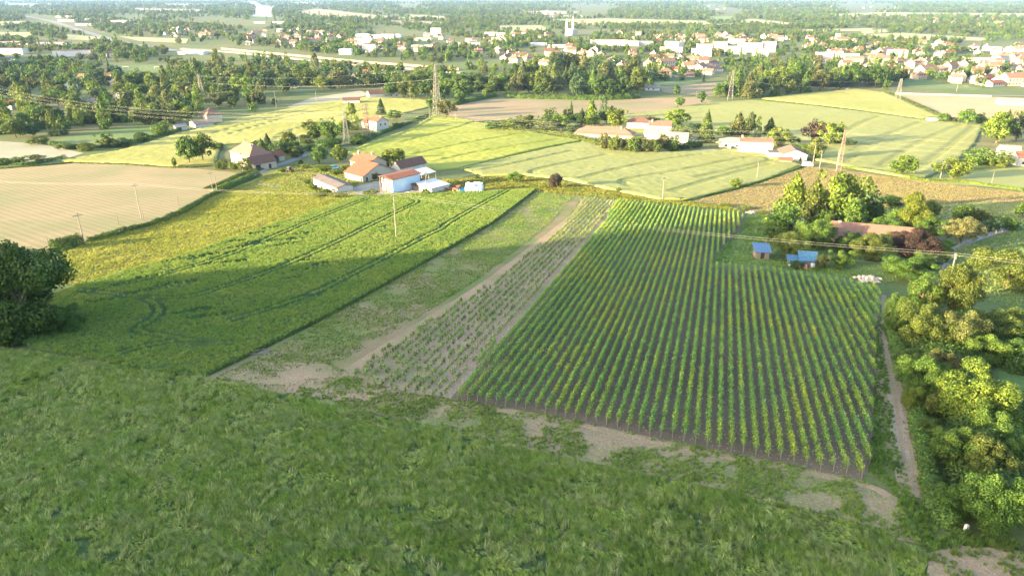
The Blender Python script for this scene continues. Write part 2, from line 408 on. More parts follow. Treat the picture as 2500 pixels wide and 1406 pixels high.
def grass(name, poly, dens, size, c1, c2, c3, label, seed=1, coll=TUFT, npid=5, flow=.3, nscale=5., lodge=.5, cat='grass', thresh=None, lift=0., hollow=False):
    rng = np.random.default_rng(seed); W = wpoly(poly, 3); wx = [p[0] for p in W]; wy = [p[1] for p in W]
    area = (max(wx) - min(wx)) * (max(wy) - min(wy)); n = int(area * dens)
    x = rng.uniform(min(wx), max(wx), n); y = rng.uniform(min(wy), max(wy), n)
    m = inpoly(x, y, W); x, y = x[m], y[m]
    px, py = proj(x, y, G0(x, y)); m = (px > -140) & (px < 2640) & (py < 1560); x, y = x[m], y[m]
    if thresh is not None:
        m = vnoise(x, y, nscale * .8, seed + 40, 3) + rng.normal(size=len(x)) * .04 > thresh; x, y = x[m], y[m]
    if hollow:
        m = (vnoise(x, y, 2.4, seed + 60, 2) < .76) | (rng.uniform(size=len(x)) < .12); x, y = x[m], y[m]
    n = len(x); f = vnoise(x, y, nscale, seed, 3); f2 = vnoise(x, y, nscale * .45, seed + 7, 3); f3 = vnoise(x, y, nscale * 3, seed + 3, 2)
    ang = flow + (f3 - .5) * 3.0 + (f2 - .5) * 3.2 + rng.normal(size=n) * .35
    lod = smooth((f - .56) / .12) * lodge
    rot = np.stack([rng.normal(size=n) * .1, lod * .9 + rng.normal(size=n) * .12, ang], 1)
    s = size * (.7 + .6 * f2) * rng.uniform(.75, 1.25, n); scl = np.stack([s * (1 + lod * .3), s, s * (1 - .25 * lod)], 1)
    t = np.clip((f - .3) / .4, 0, 1)[:, None]; k = (smooth((f2 - .54) / .2) * rng.uniform(0, 1, n))[:, None] * .75
    tint = (np.array(c1) * (1 - t) + np.array(c2) * t) * (1 - k) + np.array(c3) * k
    tint = 1.65 * tint * rng.uniform(.6, 1.4, (n, 1))
    return scatter(name, coll, np.stack([x, y, G0(x, y) + lift], 1), rot, scl, rng.integers(0, npid, n), tint, label, cat)

# ------------------------------------------------------------------ ground
def build_ground():
    nA = 400; rr = np.concatenate([np.linspace(2, 40, 12), np.geomspace(42, 700, 170), np.geomspace(720, 30000, 60)])
    A = np.linspace(0, 2 * math.pi, nA, endpoint=False); RR, AA = np.meshgrid(rr, A, indexing='ij')
    x = (RR * np.sin(AA)).ravel(); y = (RR * np.cos(AA)).ravel(); z = G(x, y)
    idx = np.arange(len(x)).reshape(RR.shape); nx = np.roll(idx, -1, 1)
    q = np.stack([idx[:-1].ravel(), nx[:-1].ravel(), nx[1:].ravel(), idx[1:].ravel()], 1)[:, ::-1]
    obj('ground', mesh_np('ground', np.stack([x, y, z], 1), q, [M['ground']], smooth_=True), kind='structure', label='grassy sloping ground running out to the plain', cat='ground')
build_ground()

MEADOW = [(-300, 806), (0, 850), (250, 886), (500, 923), (830, 997), (1089, 1050), (1218, 1085), (1390, 1124), (1670, 1180), (1875, 1224), (2091, 1277), (2177, 1318), (2262, 1352), (2255, 1420), (2230, 1600), (-300, 1600)]
WHEAT = [(80, 852), (-40, 800), (190, 700), (300, 668), (420, 635), (640, 560), (800, 506), (870, 484), (960, 477), (1180, 470), (1310, 463), (1200, 547), (1000, 662), (800, 772), (620, 862), (500, 922), (350, 906), (200, 876)]
FALLOW = [(500, 920), (620, 864), (800, 774), (1000, 664), (1200, 549), (1312, 466), (1425, 476), (1370, 556), (1200, 690), (1000, 815), (840, 915), (780, 955), (640, 940)]
YOUNG = [(1428, 478), (1514, 490), (1462, 560), (1330, 715), (1200, 858), (1100, 975), (1000, 962), (850, 918), (1000, 815), (1200, 692), (1372, 556)]
VINES = [(1510, 494), (1816, 528), (1800, 566), (1733, 650), (1900, 664), (2150, 706), (2150, 770), (2138, 800), (2130, 1000), (2126, 1140), (2104, 1172), (1870, 1124), (1600, 1070), (1330, 1012), (1094, 980), (1200, 856), (1330, 713), (1462, 558)]
VERGE = [(500, 920), (640, 936), (780, 950), (850, 916), (1000, 960), (1100, 973), (1330, 1012), (1600, 1070), (1870, 1124), (2104, 1172), (2190, 1215), (2250, 1330), (2177, 1314), (2091, 1273), (1875, 1220), (1670, 1176), (1390, 1120), (1218, 1081), (1089, 1046), (830, 993)]

def grooves(lines, half=1.0, width=.42):
    L = []
    for ln in lines:
        c = spline(ln, 8); W = wpoly(c, 1, False); off = [[], []]
        for i in range(len(W)):
            a = W[max(0, i - 1)]; b = W[min(len(W) - 1, i + 1)]; dx, dy = b[0] - a[0], b[1] - a[1]; d = math.hypot(dx, dy) or 1
            for k, s in enumerate((-half, half)): off[k].append((W[i][0] - dy / d * s, W[i][1] + dx / d * s))
        L += off
    def f(x, y):
        d = np.full(x.shape, 1e9)
        for ln in L: d = np.minimum(d, segdist(x, y, ln)[0])
        return smooth(1.25 - d / width)
    return f

def crop(h, rough, seed, gf=None, lodge=(), amp=.25, big=6., row=None, lod_amt=.5):
    rng = np.random.default_rng(seed)
    LP = [(P(a, b).x, P(a, b).y, r) for a, b, r in lodge]
    def f(x, y, ed):
        z = h + (vnoise(x, y, big, seed, 3) - .5) * amp + (vnoise(x, y, big * .18, seed + 3, 2) - .5) * rough + rng.normal(size=len(x)) * rough * .3
        if row is not None:
            ang, per, a = row; t = (-x * math.sin(ang) + y * math.cos(ang)) + (vnoise(x, y, 25, seed + 9, 2) - .5) * 3
            z = z + a * np.sin(t * 2 * math.pi / per) * (vnoise(x, y, 30, seed + 11, 2))
        for (lx, ly, r) in LP:
            dx, dy = x - lx, y - ly; c, s = math.cos(.5), math.sin(.5)
            q = np.hypot((dx * c + dy * s) / (r * 1.7), (-dx * s + dy * c) / (r * .55)) + (vnoise(x, y, 1.8, seed + 5, 2) - .5) * 1.7
            z = z - h * lod_amt * smooth((1.25 - q) / .25)
        if gf is not None: z = z * (1 - .92 * gf(x, y))
        z = z * (.75 + .25 * np.clip(ed / .6, 0, 1))
        return np.maximum(z, .02)
    return f

# foreground meadow
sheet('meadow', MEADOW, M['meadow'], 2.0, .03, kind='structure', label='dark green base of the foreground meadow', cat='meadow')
grass('meadow_grass', MEADOW, 24., .50, (.095, .15, .032), (.125, .172, .042), (.18, .205, .13), 'long wind-blown green meadow grass across the foreground', 3, nscale=3.0, lodge=1., flow=2.4, hollow=True)
grass('seed_grass', MEADOW, 2.0, .72, (.135, .17, .07), (.16, .185, .09), (.11, .15, .05), 'pale seeding grass stems standing over the meadow', 33, nscale=3.5, lodge=.7, flow=2.2, thresh=.42)
# green barley
TR = [[(1240, 468), (1166, 508), (1092, 551), (1079, 563), (1032, 585), (964, 622), (830, 692), (773, 719), (672, 756), (560, 790)],
      [(1000, 488), (1018, 498), (971, 521), (897, 558), (830, 592), (739, 635), (638, 676), (537, 709), (470, 729), (370, 733), (202, 716)],
      [(900, 488), (840, 511), (766, 541), (655, 588), (554, 629), (437, 666), (280, 705), (190, 722)],
      [(218, 716), (319, 729), (370, 743), (390, 763), (370, 790), (336, 810), (356, 820), (420, 830), (504, 847), (571, 845)],
      [(300, 868), (370, 850), (460, 838), (530, 846)]]
LOD = [(440, 697, 2.6), (420, 706, 2.2), (350, 719, 2.4), (270, 738, 2.6), (470, 766, 2.), (495, 780, 2.2), (780, 650, 2.), (755, 662, 2.), (710, 684, 1.6), (560, 646, 2.4), (525, 650, 2.), (640, 596, 3.), (600, 606, 2.6), (575, 594, 2.4), (690, 592, 2.5), (735, 575, 2.6), (700, 602, 2.), (520, 627, 2.6), (455, 638, 2.6), (470, 632, 2.), (620, 575, 2.4), (665, 560, 2.), (765, 640, 1.5), (770, 728, 2.), (655, 792, 1.), (545, 775, 1.2), (960, 545, 1.4), (940, 558, 1.2), (300, 700, 1.6), (355, 683, 1.4)]
GRV = grooves(TR, .95, .36); GRW = grooves(TR, .95, .52)
sheet('barley_field', WHEAT, M['wheat1'], .34, .02, crop(.58, .16, 11, GRV, LOD, .12, 5., lod_amt=.8), skirt=1, kind='stuff', label='dense green barley with wheel tracks and flattened patches', cat='barley field')

def barley_stalks():
    rng = np.random.default_rng(44); W = wpoly(WHEAT, 3); n = 150000; wx = [p[0] for p in W]; wy = [p[1] for p in W]
    x = rng.uniform(min(wx), max(wx), n); y = rng.uniform(min(wy), max(wy), n); m = inpoly(x, y, W); x, y = x[m], y[m]
    g = GRV(x, y); q = np.full(len(x), 9.)
    for a, b, r in LOD:
        p = P(a, b); dx, dy = x - p.x, y - p.y; c, s = math.cos(.5), math.sin(.5)
        q = np.minimum(q, np.hypot((dx * c + dy * s) / (r * 1.7), (-dx * s + dy * c) / (r * .55)) + (vnoise(x, y, 1.8, 16, 2) - .5) * 1.7)
    m = (GRW(x, y) < .08) & ((q > 1.2) | (rng.uniform(size=len(x)) < .1)); x, y = x[m], y[m]; n = len(x)
    f = vnoise(x, y, 6, 71, 3); f2 = vnoise(x, y, 1.6, 72, 2)
    s = (.40 + .22 * f2) * rng.uniform(.85, 1.2, n); t = np.clip((f - .3) / .4, 0, 1)[:, None]
    tint = (np.array([.14, .225, .06]) * (1 - t) + np.array([.185, .25, .072]) * t) * rng.uniform(.7, 1.3, (n, 1))
    scatter('barley_stalks', BARLEY, np.stack([x, y, G0(x, y) + .42], 1), np.stack([rng.normal(size=n) * .14, rng.normal(size=n) * .14, rng.uniform(0, 6.28, n)], 1), np.stack([s, s, s], 1), rng.integers(0, 4, n), tint, 'upright green barley stalks and ears over the near field', 'barley')
BARLEY = proto_coll('barley_tuft', [tuft_mesh(60 + i, 18, .5, .12, .055) for i in range(4)])
barley_stalks()
# fallow strip, young vines soil, vineyard soil, verge
sheet('fallow_strip', FALLOW, M['fallow'], 1.5, .03, kind='structure', label='weedy fallow strip between the barley and the young vines', cat='strip')
sheet('young_vine_soil', YOUNG, M['youngsoil'], 1.5, .04, kind='structure', label='pale stony soil of the young vine plot', cat='soil')
sheet('vineyard_soil', VINES, M['vinesoil'], 1.5, .05, kind='structure', label='dark tilled soil between the vine rows', cat='soil')
sheet('field_verge', VERGE, M['verge'], 1.0, .06, kind='structure', label='trodden earth verge between meadow and vineyard', cat='verge')
ribbon('dirt_track', [(795, 958), (850, 912), (930, 858), (1080, 762), (1200, 684), (1290, 615), (1370, 552), (1420, 510), (1440, 482)], 2.6, M['dirt'], .075, kind='structure', label='bare dirt track beside the young vines', cat='track')
sheet('headland', [(500, 922), (570, 898), (690, 884), (800, 890), (850, 914), (1000, 960), (1100, 976), (1190, 1000), (1130, 1030), (1000, 1010), (830, 980)], M['dirt'], 1., .07, kind='structure', label='bare pinkish earth headland at the foot of the strips', cat='headland')
ribbon('headland_track', [(470, 925), (640, 938), (790, 955), (1000, 985), (1120, 1002)], 2.2, M['dirt'], .08, kind='structure', label='bare earth headland at the foot of the strips', cat='track')
ribbon('soil_edge', [(1100, 985), (1340, 1022), (1600, 1080), (1870, 1135), (2104, 1183), (2170, 1212)], 1.1, M['dirt'], .085, kind='structure', label='bare crumbly earth along the near end of the vine rows', cat='track')
ribbon('gravel_track', [(2238, 1215), (2215, 1110), (2200, 1000), (2180, 900), (2165, 830), (2150, 770), (2150, 720)], lambda t: 3.5 - 1.5 * t, M['gravel'], .09, kind='structure', label='pale gravel track between the vineyard and the hedge trees', cat='track')
ribbon('track_edge', [(2172, 1125), (2160, 1010), (2150, 930), (2142, 850), (2135, 770)], 1.3, M['verge'], .07, kind='structure', label='stony track edge beside the last vine row', cat='track')
sheet('bare_patch', [(2268, 1350), (2330, 1330), (2420, 1338), (2520, 1350), (2560, 1430), (2260, 1430)], M['dirt'], 1., .07, kind='structure', label='bare stony earth patch in the bottom right corner', cat='patch')
# further fields
sheet('sown_field', [(-120, 425), (0, 414), (180, 397), (430, 408), (560, 420), (608, 428), (520, 472), (380, 542), (215, 588), (150, 612), (-40, 600), (-200, 560)], M['soil_tan'], 4., .05, kind='structure', label='tan sown field with fine drill lines left of the farm road', cat='field')
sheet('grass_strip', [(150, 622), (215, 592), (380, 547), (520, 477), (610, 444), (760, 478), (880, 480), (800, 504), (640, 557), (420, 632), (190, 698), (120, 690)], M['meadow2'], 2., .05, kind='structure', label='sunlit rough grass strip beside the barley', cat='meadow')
sheet('grey_field', [(-150, 345), (0, 345), (100, 352), (205, 374), (150, 392), (0, 402), (-150, 410)], M['greyfield'], 4., .05, kind='structure', label='pale grey field at the left edge', cat='field')
sheet('hill_barley_field', [(150, 395), (300, 368), (430, 330), (600, 288), (760, 256), (900, 238), (1048, 246), (1050, 262), (960, 284), (890, 292), (760, 330), (690, 345), (540, 355), (525, 400), (430, 408), (200, 397)], M['wheat4'], 1.5, .03,
      crop(.7, .3, 21, grooves([[(660, 360), (690, 330), (780, 300), (900, 268)], [(560, 330), (700, 290), (850, 258)], [(480, 340), (600, 305), (760, 268)]], 1., .7), amp=.3, row=(R(22), 7., .28)), skirt=1, kind='stuff', label='pale yellow-green barley on the rise behind the farmhouse', cat='barley field')
sheet('yellow_barley_field', [(850, 375), (900, 350), (1000, 318), (1058, 282), (1110, 288), (1260, 318), (1420, 345), (1330, 362), (1230, 385), (1120, 412), (1060, 418), (1010, 398), (900, 388)], M['wheat2'], 1.2, .03,
      crop(.75, .3, 22, grooves([[(860, 372), (960, 340), (1060, 292)], [(1010, 380), (1140, 352), (1290, 326)], [(1060, 398), (1190, 370), (1370, 342)], [(980, 350), (1090, 322), (1160, 300)]], 1., .7), amp=.3, row=(R(26), 6., .25)), skirt=1, kind='stuff', label='bright yellow-green barley behind the red-roofed farm', cat='barley field')
sheet('wheat_field', [(1125, 414), (1235, 388), (1335, 365), (1425, 347), (1520, 355), (1640, 374), (1790, 366), (1900, 384), (1955, 405), (1870, 440), (1760, 470), (1690, 488), (1610, 488), (1480, 462), (1385, 440), (1280, 428), (1180, 430)], M['wheat3'], 1.1, .03,
      crop(.75, .22, 23, grooves([[(1183, 417), (1267, 400), (1401, 370)], [(1310, 428), (1300, 424), (1327, 413), (1485, 380)], [(1421, 438), (1502, 417), (1603, 396), (1720, 378)], [(1540, 456), (1522, 451), (1536, 440), (1670, 417), (1830, 386), (1880, 392), (1850, 402), (1700, 436)], [(1640, 470), (1740, 440), (1880, 402)]], 1., .7), amp=.2, row=(R(24), 9., .12)), skirt=1, kind='stuff', label='pale green wheat with looping wheel tracks before the hamlet', cat='wheat field')
sheet('brown_field', [(1050, 302), (1090, 270), (1125, 254), (1250, 236), (1400, 241), (1600, 240), (1700, 238), (1745, 248), (1620, 268), (1520, 282), (1430, 290), (1280, 292), (1170, 302)], M['soil_brown'], 6., .05, kind='structure', label='brown bare field in the middle distance', cat='field')
sheet('large_wheat_field', [(1430, 330), (1520, 284), (1620, 270), (1750, 249), (1840, 246), (2000, 262), (2250, 292), (2400, 306), (2380, 350), (2330, 400), (2250, 440), (2080, 412), (2040, 400), (1950, 385), (1880, 360), (1700, 345)], M['wheat3'], 1.6, .03,
      crop(.75, .25, 24, grooves([[(2060, 400), (2120, 362), (2190, 322)], [(2150, 408), (2240, 352), (2348, 306)], [(2232, 418), (2290, 380), (2378, 310)], [(2080, 372), (2130, 345), (2250, 300)], [(2050, 330), (2110, 300), (2150, 286)]], 1.1, .8), amp=.25, row=(R(30), 10., .1)), skirt=1, kind='stuff', label='large pale green wheat field with long shadows right of the hamlet', cat='wheat field')
sheet('upper_barley_field', [(1860, 242), (1980, 228), (2090, 218), (2160, 227), (2230, 258), (2295, 286), (2250, 289), (2100, 268), (1960, 252)], M['wheat4'], 3., .03, crop(.7, .3, 25, None, amp=.3, row=(R(8), 9., .2)), skirt=1, kind='stuff', label='yellow-green barley triangle under the far grove', cat='barley field')
sheet('lower_barley_field', [(2060, 430), (2250, 446), (2400, 455), (2520, 470), (2520, 395), (2400, 420), (2300, 436)], M['wheat3'], 3., .03, kind='structure', label='pale grass field at the right edge below the cables', cat='field')
sheet('orange_field', [(2172, 228), (2300, 232), (2450, 238), (2540, 250), (2540, 290), (2430, 292), (2310, 287), (2240, 258)], M['soil_red'], 8., .05, kind='structure', label='orange tan ploughed field at the right', cat='field')
sheet('dry_meadow', [(1688, 494), (1760, 474), (1870, 444), (1965, 407), (2050, 414), (2250, 444), (2400, 460), (2540, 476), (2540, 500), (2400, 492), (2260, 500), (2100, 510), (1880, 516), (1820, 516)], M['dry'], 3., .05, kind='structure', label='dry brownish meadow behind the garden trees', cat='meadow')
sheet('paddock', [(2290, 622), (2380, 592), (2470, 566), (2560, 540), (2640, 640), (2640, 760), (2480, 760), (2380, 720), (2330, 680)], M['pasture'], 3., .05, kind='structure', label='shaded green paddock at the right edge', cat='meadow')
sheet('right_meadow', [(2420, 860), (2480, 870), (2620, 900), (2620, 1010), (2500, 990), (2440, 930)], M['pasture'], 3., .05, kind='structure', label='shaded meadow seen beyond the hedge trees', cat='meadow')
sheet('back_meadow', [(2130, 508), (2260, 500), (2400, 494), (2560, 502), (2560, 535), (2440, 560), (2330, 580), (2200, 560)], M['wheat3'], 3., .05, kind='structure', label='pale shaded meadow behind the garden', cat='meadow')
sheet('mown_strip', [(1826, 524), (1870, 520), (1890, 560), (1868, 600), (1850, 632), (1990, 650), (2100, 668), (2160, 690), (1900, 650), (1735, 636), (1770, 600), (1810, 560)], M['strip'], 1.5, .055, kind='structure', label='mown grass strip in the notch of the vineyard', cat='grass strip')
sheet('garden_lawn', [(1868, 600), (1900, 540), (2000, 548), (2130, 548), (2300, 590), (2290, 660), (2170, 690), (2000, 650)], M['pasture'], 2., .05, kind='structure', label='shaded lawn around the garden house', cat='lawn')
sheet('green_paddock', [(100, 350), (200, 325), (380, 303), (430, 322), (320, 345), (230, 362), (120, 356)], M['pasture'], 4., .05, kind='structure', label='green paddock before the left wood', cat='meadow')
sheet('farm_meadow', [(560, 465), (640, 430), (700, 422), (745, 445), (780, 468), (880, 478), (760, 476), (640, 478)], M['meadow2'], 3., .06, kind='structure', label='mown patch beside the farm road', cat='meadow')
sheet('hillside_stubble', [(700, 262), (760, 240), (880, 222), (905, 232), (820, 250), (740, 266)], M['greyfield'], 5., .08, kind='structure', label='pale hay field before the wood', cat='field')
sheet('small_field', [(1060, 214), (1150, 182), (1230, 190), (1215, 207), (1150, 212)], M['soil_brown'], 6., .08, kind='structure', label='small brown field behind the tall pylon', cat='field')
sheet('dark_field', [(1600, 205), (1760, 202), (1780, 210), (1740, 236), (1620, 226)], M['soil_brown'], 6., .08, kind='structure', label='dark brown field between the groves', cat='field')
sheet('football_pitch', [(255, 172), (290, 160), (420, 160), (430, 176), (300, 184)], M['pasture'], 6., .08, kind='structure', label='green football pitch among the trees', cat='pitch')
sheet('green_bank', [(2200, 196), (2240, 194), (2400, 216), (2380, 222), (2220, 216)], M['pasture'], 6., .08, kind='structure', label='green bank before the bungalows', cat='meadow')
# grass on the lit strip, verge, fallow
grass('rough_grass', [(150, 622), (215, 592), (380, 547), (520, 480), (610, 448), (760, 480), (880, 481), (800, 504), (640, 557), (420, 632), (190, 698), (120, 690)], 5.5, .46, (.14, .16, .032), (.165, .172, .042), (.125, .15, .032), 'rough sunlit yellow-green grass beside the barley', 5, nscale=7, lodge=.4)
grass('verge_weeds', VERGE, 15., .36, (.085, .14, .03), (.12, .175, .04), (.15, .17, .06), 'patchy green weeds on the trodden verge', 8, WEED, 4, nscale=3.2, thresh=.43)
grass('fallow_weeds', [(560, 905), (640, 866), (800, 776), (1000, 666), (1200, 551), (1312, 470), (1400, 478), (1340, 548), (1170, 682), (960, 812), (840, 878), (760, 890), (660, 915)], 7., .3, (.08, .14, .032), (.115, .165, .045), (.15, .165, .05), 'low weeds over the fallow strip', 9, WEED, 4, nscale=6., thresh=.36)
grass('track_grass', [(2120, 1150), (2130, 1000), (2138, 800), (2150, 740), (2152, 830), (2172, 960), (2190, 1100), (2230, 1215), (2290, 1300), (2400, 1330), (2262, 1345), (2200, 1305), (2180, 1200)], 9., .45, (.05, .10, .018), (.075, .13, .025), (.10, .15, .04), 'fresh green grass beside the gravel track', 10, WEED, 4, nscale=3., thresh=.36)
grass('hedge_grass', [(2240, 1290), (2250, 1215), (2235, 1100), (2260, 1100), (2330, 1290), (2500, 1330), (2560, 1400), (2420, 1336), (2330, 1326), (2265, 1346)], 9., .55, (.045, .085, .015), (.075, .12, .025), (.10, .13, .04), 'rough green grass at the foot of the hedge trees', 12, WEED, 4, nscale=3., thresh=.3)
grass('patch_weeds', [(2250, 1340), (2330, 1322), (2420, 1332), (2540, 1345), (2560, 1430), (2250, 1430)], 9., .45, (.06, .10, .02), (.09, .13, .03), (.12, .13, .05), 'scattered weeds creeping over the bare corner patch', 18, WEED, 4, nscale=2.2, thresh=.5)
grass('dry_grass', [(1688, 494), (1760, 474), (1870, 444), (1965, 407), (2050, 414), (2250, 444), (2400, 460), (2540, 476), (2540, 500), (2400, 492), (2260, 500), (2100, 510), (1880, 516)], 3.6, .42, (.135, .118, .06), (.155, .13, .07), (.115, .118, .045), 'dry straw coloured grass behind the garden trees', 13, nscale=9, lodge=.4)
grass('field_margin_grass', [(1250, 428), (1380, 446), (1490, 466), (1610, 492), (1690, 496), (1820, 518), (1760, 512), (1600, 496), (1480, 486), (1330, 470), (1180, 468), (1040, 470), (1080, 440), (1150, 436)], 2.6, .7, (.10, .115, .022), (.145, .14, .038), (.075, .105, .022), 'tall sunlit grass along the field margin', 14, nscale=5, lodge=.3)
grass('strip_grass', [(1826, 526), (1870, 522), (1890, 560), (1868, 600), (1850, 632), (1990, 652), (2100, 670), (2160, 690), (1900, 652), (1735, 638), (1770, 600), (1810, 560)], 4., .4, (.07, .125, .02), (.10, .155, .035), (.13, .16, .05), 'mown green grass between vineyard and garden', 15, WEED, 4, nscale=4.)

ribbon('wheel_rut', [(2226, 1205), (2204, 1105), (2190, 1000), (2171, 900), (2158, 830), (2146, 770)], .45, M['dirt'], .1, kind='structure', label='left wheel rut of the gravel track', cat='rut')
ribbon('wheel_rut', [(2250, 1205), (2225, 1105), (2208, 1000), (2186, 900), (2170, 830), (2156, 770)], .45, M['dirt'], .1, kind='structure', label='right wheel rut of the gravel track', cat='rut')
grass('track_centre_grass', [(2230, 1180), (2208, 1060), (2192, 960), (2172, 860), (2160, 800), (2168, 800), (2184, 870), (2206, 970), (2222, 1080), (2242, 1180)], 5., .3, (.07, .115, .03), (.10, .14, .04), (.14, .15, .06), 'sparse grass along the middle of the gravel track', 21, WEED, 4, nscale=1.6, thresh=.5)
def pebbles(name, poly, dens, label, seed, lo=.04, hi=.16):
    rng = np.random.default_rng(seed); W = wpoly(poly, 3); wx = [q[0] for q in W]; wy = [q[1] for q in W]; n = int((max(wx) - min(wx)) * (max(wy) - min(wy)) * dens)
    x = rng.uniform(min(wx), max(wx), n); y = rng.uniform(min(wy), max(wy), n); m = inpoly(x, y, W); x, y = x[m], y[m]; n = len(x); s = lo + (hi - lo) * rng.beta(1, 4, n)
    scatter(name, PEB, np.stack([x, y, G0(x, y) + .08], 1), rng.uniform(0, 6.28, (n, 3)), np.stack([s, s, s], 1), rng.integers(0, 3, n), np.ones((n, 3)), label, 'stones')
def pebble_mesh(seed):
    r = np.random.default_rng(seed); mb = MB().box(-.5, .5, -.4, .4, -.3, .3); mb.v = [tuple(np.array(v) * r.uniform(.6, 1.2, 3)) for v in mb.v]
    return mb.mesh('pebble', PEBM)
PEBM = pmat('pale field stone', (.36, .30, .23), .9, var=.3, s=.5)
PEB = proto_coll('pebble_form', [pebble_mesh(i) for i in range(3)])
pebbles('verge_stones', VERGE, 2.2, 'scattered small pale stones on the verge', 1); pebbles('track_stones', [(2258, 1215), (2235, 1110), (2214, 1000), (2190, 900), (2172, 820), (2140, 820), (2160, 1000), (2180, 1130), (2200, 1215)], 3.5, 'loose pale stones on the gravel track', 2)
pebbles('patch_stones', [(2268, 1350), (2330, 1330), (2420, 1338), (2520, 1350), (2560, 1430), (2260, 1430)], 4., 'loose stones on the bare corner patch', 3); pebbles('plot_stones', YOUNG, 1.2, 'pale stones over the young vine soil', 4, .05, .2); pebbles('vineyard_clods', VINES, .8, 'clods and stones between the vine rows', 5, .05, .18)

grass('headland_weeds', [(520, 922), (590, 890), (690, 866), (800, 876), (850, 912), (1000, 962), (1190, 1002), (1130, 1032), (830, 984)], 9., .26, (.09, .14, .035), (.12, .165, .045), (.15, .165, .06), 'thin scattered weeds on the bare headland', 27, WEED, 4, nscale=3., thresh=.5)

grass('farm_grass', [(560, 474), (640, 434), (715, 402), (790, 404), (870, 408), (930, 440), (850, 462), (880, 478), (760, 478), (640, 480)], 2.2, .55, (.125, .15, .035), (.155, .165, .042), (.10, .135, .032), 'rough sunlit grass around the farm', 29, nscale=7, lodge=.3)
grass('paddock_grass', [(2290, 622), (2380, 592), (2470, 566), (2560, 540), (2640, 640), (2640, 760), (2480, 760), (2380, 720), (2330, 680)], 2.4, .5, (.10, .14, .045), (.125, .155, .055), (.145, .165, .07), 'soft green grass of the right paddock', 30, nscale=6, lodge=.4)
grass('back_meadow_grass', [(2130, 508), (2260, 500), (2400, 494), (2560, 502), (2560, 535), (2440, 560), (2330, 580), (2200, 560)], 1.8, .5, (.11, .135, .05), (.135, .15, .06), (.15, .16, .07), 'soft pale grass of the meadow behind the garden', 31, nscale=8, lodge=.4)
grass('garden_grass', [(1868, 604), (1900, 545), (2000, 552), (2130, 552), (2300, 592), (2290, 664), (2170, 692), (2000, 655), (1880, 640)], 4., .3, (.07, .125, .03), (.095, .15, .04), (.11, .15, .05), 'lawn grass around the garden house', 32, WEED, 4, nscale=5)
# ------------------------------------------------------------------ vineyard
AZ = R(16.66); VD = (math.sin(AZ), math.cos(AZ)); VN = (math.cos(AZ), -math.sin(AZ)); V0 = -32.3; VS = 1.398
NUM = ['first', 'second', 'third', 'fourth', 'fifth', 'sixth', 'seventh', 'eighth', 'ninth', 'tenth', 'eleventh', 'twelfth', 'thirteenth', 'fourteenth', 'fifteenth', 'sixteenth', 'seventeenth', 'eighteenth', 'nineteenth', 'twentieth']
TENS = {20: 'twenty', 30: 'thirty', 40: 'forty', 50: 'fifty'}
def ordinal(n):
    if n <= 20: return NUM[n - 1]
    t = n // 10 * 10
    return TENS[t] + '-' + NUM[n - t - 1] if n % 10 else {30: 'thirtieth', 40: 'fortieth', 50: 'fiftieth'}[t]
M['post'] = pmat('weathered post', (.16, .14, .115), .9, var=.25, s=.3, spec=.1)
M['vstem'] = pmat('vine wood', (.10, .075, .055), .95, var=.3, s=.2, spec=.05)
M['wire'] = pmat('galvanised wire', (.5, .5, .48), .5, .6, var=.1)

